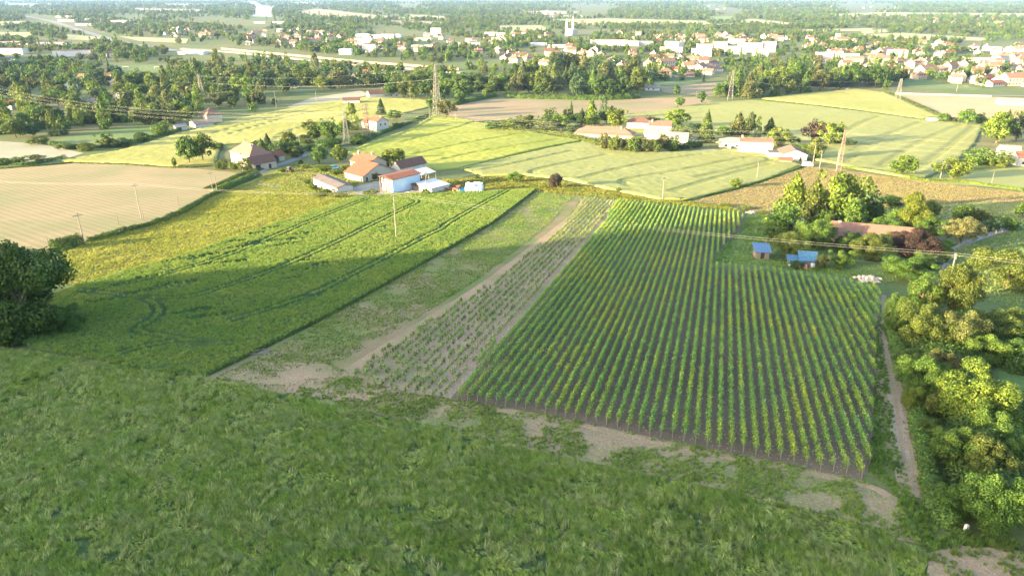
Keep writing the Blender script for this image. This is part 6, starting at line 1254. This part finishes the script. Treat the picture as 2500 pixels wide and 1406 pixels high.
pylon(847, 352, 275, 3.4, .9, A3, 'steel', 'grey lattice pylon left of the reddish one behind the farm', 120, 'p1'); pylon(898, 342, 262, 3.2, 1.0, A3, 'rust', 'reddish lattice pylon before the tall grey house', 60, 'p2')
pylon(1068, 280, 172, 5.2, 1.2, A3, 'steel', 'tallest lattice pylon above the brown field', 40, 'p3'); pylon(496, 250, 188, 4.5, 1.0, A3, 'steel', 'lattice pylon rising from the left wood', 40, 'p4')
pylon(2046, 421, 326, 1.9, .8, [(.72, 1.6), (.84, 1.9), (.97, 1.6)], 'rust', 'slim reddish lattice mast right of the hamlet', 70, 'p5'); pylon(1782, 246, 180, 4.5, 1.0, A3, 'steel', 'lattice pylon at the left of the leafy grove', 70, 'p6'); pylon(2190, 246, 198, 4, 1.2, [(.62, 4), (.77, 4.6), (.92, 4)], 'steel', 'lattice pylon on the barley triangle with wide arms', 80, 'p7')
def cable(pts, sag, r, label, group):
    mb = MB()
    for a, b in zip(pts[:-1], pts[1:]):
        a = Vector(a); b = Vector(b); n = 22; L = (b - a).length; last = a
        for i in range(1, n + 1):
            t = i / n; q = a.lerp(b, t); q.z -= 4 * sag * L * t * (1 - t); mb.tube(last, q, r, None, 4); last = q
    obj('power_cable', mb.mesh('power_cable', M['wire2']), label=label, cat='cable', group=group)
M['wire2'] = pmat('aluminium cable', (.36, .34, .30), .6, 0, var=.05)
def arms(key, off):
    v, ang = TOP[key]; return v + Vector((math.cos(ang) * off, math.sin(ang) * off, .15))
for off, lab in ((-.75, 'far'), (.75, 'near')):
    cable([arms(k, off) for k in ('Z', 'A', 'B', 'C', 'D')], .012, .0115, '%s cable of the line crossing barley and vineyard' % lab, 'foreground power line')
left = [Vector((v.x - 330, v.y + 120, v.z + 10)) for v in TOP['p1']]; right = [Vector((v.x + 190, v.y - 55, v.z + 1)) for v in TOP['p5']]
for i in range(6):
    cable([left[i], TOP['p1'][i]], .03, .018, 'high-voltage cable sweeping to the left edge, %s of six' % NUM[i], 'left high-voltage line')
    cable([TOP['p2'][i], TOP['p5'][i], right[i]], .012, .015, 'cable passing before the hamlet, %s of six' % NUM[i], 'hamlet power line')
for i in (0, 1, 4):
    cable([TOP['p4'][i], TOP['p3'][i], TOP['p6'][i], TOP['p7'][i]], .02, .02, 'far high-voltage cable between the tall pylons, %s of three' % NUM[{0: 0, 1: 1, 4: 2}[i]], 'far high-voltage line')

def hedge(name, pts, width, height, tint, dens, label, size=.3, seed=0):
    rng = np.random.default_rng(seed + 300); W = wpoly(spline(pts, 5), 1, False); C = []; T = []
    for a, b in zip(W[:-1], W[1:]):
        L = math.hypot(b[0] - a[0], b[1] - a[1]); n = int(L * dens); t = rng.uniform(0, 1, n); dx, dy = (b[0] - a[0]) / L, (b[1] - a[1]) / L
        x0 = a[0] + (b[0] - a[0]) * t; y0 = a[1] + (b[1] - a[1]) * t; hh = height * (.55 + .9 * vnoise(x0, y0, 3.5, seed, 3)); ww = width * (.6 + .8 * vnoise(x0, y0, 5, seed + 2, 2))
        ph = rng.uniform(0, math.pi, n); rr = rng.uniform(.6, 1.05, n); s = np.cos(ph) * ww * .5 * rr; z = np.sin(ph) * hh * rr
        x = x0 - dy * s; y = y0 + dx * s; C.append(np.stack([x, y, G0(x, y) + z], 1)); T.append(np.stack([-dy * np.cos(ph), dx * np.cos(ph), np.sin(ph) + .2], 1))
    C = np.concatenate(C); N = np.concatenate(T) + rng.normal(size=C.shape) * .5; o = C[0].copy()
    V, Fq = quadcloud(C - o, N, rng.uniform(.7, 1.3, len(C)) * size, rng); me = mesh_np(name, V, Fq, [M['hedge']])
    col = np.array(TINT[tint]) * (.7 + .6 * vnoise(C[:, 0], C[:, 1], 6, seed + 5, 3))[:, None]; set_tint(me, col, 4)
    return obj(name, me, label=label, cat='hedge', loc=o)
hedge('field_hedge', [(215, 592), (300, 568), (385, 545), (440, 522), (500, 488), (535, 470)], 2.4, 1.5, 'deep', 170, 'dark clipped hedge along the sown field', .26, 1)
hedge('dark_hedge', [(128, 612), (160, 606), (198, 597)], 4., 3.2, 'deep', 320, 'bulky dark hedge by the fitted concrete pole', .3, 2)
hedge('road_hedge', [(535, 470), (580, 448), (630, 430)], 4.5, 2.2, 'deep', 230, 'dark hedge beside the farm road', .3, 3); hedge('verge_hedge', [(505, 462), (545, 446), (600, 424), (640, 414)], 3., 1.1, 'olive', 120, 'grassy olive bank on the far side of the road hedge', .3, 4)
hedge('boundary_hedge', [(0, 398), (60, 404), (130, 392), (160, 386)], 3., 1.8, 'mid', 100, 'scrubby hedge at the left field boundary', .35, 5)
hedge('field_hedge', [(880, 350), (930, 328), (990, 306), (1045, 282)], 3., 2.0, 'mid', 110, 'green hedge beside the lane to the tall pylon', .4, 6); hedge('field_hedge', [(1110, 258), (1160, 246), (1210, 236)], 4, 3, 'mid', 120, 'hedge curving along the brown field', .5, 7)
hedge('field_hedge', [(1960, 408), (1880, 436), (1790, 464), (1700, 484), (1660, 496)], 1.4, .8, 'mid', 70, 'low grassy ridge between wheat and dry meadow', .3, 8); hedge('field_hedge', [(2060, 410), (2150, 420), (2250, 440), (2350, 446), (2500, 466)], 2., 1.1, 'lime', 80, 'weedy bank between wheat and dry meadow', .35, 9)
hedge('field_hedge', [(1850, 246), (1960, 256), (2100, 274), (2260, 296), (2400, 306)], 3., 1.0, 'olive', 60, 'thin weedy strip between the two right-hand crops', .5, 10); hedge('field_hedge', [(2165, 228), (2230, 254), (2300, 286)], 6, 1.5, 'olive', 80, 'weedy ditch beside the orange field', .5, 11)
hedge('paddock_hedge', [(110, 352), (180, 362), (250, 362), (320, 352), (400, 330), (440, 318)], 4, 2.2, 'deep', 110, 'hedge below the green paddock', .4, 12); hedge('wood_edge', [(-20, 330), (60, 320), (180, 305), (300, 296), (420, 292)], 9, 5, 'deep', 240, 'dense dark undergrowth along the near edge of the left wood', .6, 13)
hedge('margin_weeds', [(1240, 440), (1330, 462), (1440, 474), (1560, 490), (1690, 498), (1800, 514)], 2., .8, 'gold', 60, 'sunlit weeds along the far end of the vines', .3, 14); hedge('grove_edge', [(1230, 238), (1330, 242), (1480, 244), (1560, 240)], 8, 4, 'mid', 120, 'bushy edge of the conifer grove', .6, 15)
hedge('hamlet_hedge', [(1190, 316), (1260, 322), (1340, 326), (1400, 338), (1470, 360)], 4, 3, 'olive', 130, 'mixed hedge along the left of the hamlet', .45, 16); hedge('track_hedge', [(2165, 800), (2205, 900), (2235, 1010), (2258, 1120), (2285, 1250), (2330, 1295)], 2.2, 1.8, 'mid', 330, 'low leafy bramble edge of the hedge trees along the track', .2, 17)
hedge('farm_weeds', [(745, 458), (800, 480), (850, 484), (930, 482), (1000, 482), (1100, 478)], 2., .9, 'gold', 60, 'sunlit weeds along the farm yard edge', .3, 18)
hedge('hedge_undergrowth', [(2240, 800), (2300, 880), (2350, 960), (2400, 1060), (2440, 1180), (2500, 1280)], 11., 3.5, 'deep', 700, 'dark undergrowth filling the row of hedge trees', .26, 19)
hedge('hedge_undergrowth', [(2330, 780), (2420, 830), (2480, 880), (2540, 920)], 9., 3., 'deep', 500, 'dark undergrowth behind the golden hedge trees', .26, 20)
M['fencewood'] = pmat('grey fence posts', (.26, .23, .19), .9)
def fence(pts, n, label):
    W = wpoly(spline(pts, 4), 1, False); me = MB().tube((0, 0, -.1), (0, 0, 1.2), .06, .05, 5).mesh('fence_post', M['fencewood']); p0 = W[0]; root = empty('fence', (p0[0], p0[1], Gz(*p0)), 0, label=label, cat='fence'); k = len(W); prev = None
    for i in range(n):
        t = i / (n - 1) * (k - 1); j = min(int(t), k - 2); f = t - j; x = W[j][0] + (W[j + 1][0] - W[j][0]) * f; y = W[j][1] + (W[j + 1][1] - W[j][1]) * f
        o = obj('post', me, root); o.location = (x - p0[0], y - p0[1], Gz(x, y) - Gz(*p0)); c = o.location.copy()
        if prev is not None:
            for zz in (.6, 1.1): obj('wire', MB().tube(prev + Vector((0, 0, zz)), c + Vector((0, 0, zz)), .012, None, 3).mesh('fence_wire', M['wire']), root)
        prev = c
fence([(1866, 604), (1880, 575), (1900, 548)], 9, 'post and wire fence at the left of the garden'); fence([(2290, 625), (2340, 602), (2400, 580), (2470, 560)], 16, 'post and wire fence along the lane')
def goal(N, label):
    p = P(*N); root = empty('football_goal', (p.x, p.y, Gz(p.x, p.y)), 0, label=label, cat='goal')
    for x in (-3.6, 3.6): obj('upright', MB().tube((x, 0, 0), (x, 0, 2.4), .12, None, 6).mesh('upright', M['carwhite']), root)
    obj('crossbar', MB().tube((-3.7, 0, 2.4), (3.7, 0, 2.4), .12, None, 6).mesh('crossbar', M['carwhite']), root)
goal((384, 168), 'white football goal on the right of the pitch'); goal((307, 168), 'white football goal on the left of the pitch')

hedge('field_margin', [(155, 398), (300, 402), (430, 410), (520, 406)], 2.2, .6, 'olive', 50, 'weedy margin between sown field and barley hill', .35, 31); hedge('field_margin', [(1130, 416), (1240, 390), (1340, 366), (1425, 348)], 1.6, .7, 'lime', 50, 'weedy line between the yellow barley and the wheat', .35, 32)
hedge('field_margin', [(1140, 300), (1280, 294), (1430, 292), (1520, 283), (1640, 268), (1745, 249)], 2.6, .7, 'olive', 40, 'weedy margin along the brown field', .45, 33); hedge('field_margin', [(0, 412), (90, 406), (180, 398)], 2., .7, 'olive', 60, 'weedy margin at the far side of the sown field', .35, 34)
hedge('barley_margin', [(190, 700), (420, 634), (640, 558), (800, 505), (870, 483)], .9, .7, 'gold', 60, 'tall yellow grass edge between barley and rough strip', .22, 35); hedge('barley_margin', [(500, 920), (620, 863), (800, 773), (1000, 663), (1200, 548), (1310, 465)], .6, .45, 'olive', 60, 'ragged weed edge between barley and fallow strip', .2, 36)
# ------------------------------------------------------------------ haze: one closed box of pale air round camera and scene
def haze():
    m, n, l = newmat('haze air')
    v = n.new('ShaderNodeVolumePrincipled'); v.inputs['Color'].default_value = (.30, .50, 1.0, 1); v.inputs['Density'].default_value = HAZE; v.inputs['Anisotropy'].default_value = 0.0
    o = n.new('ShaderNodeOutputMaterial'); l.new(v.outputs[0], o.inputs['Volume'])
    ob = obj('haze', MB().box(-32000, 32000, -32000, 32000, -49.5, 142).mesh('haze', m), kind='stuff', label='thin pale blue evening haze over the plain', cat='haze')
HAZE = 3.0e-5
haze()
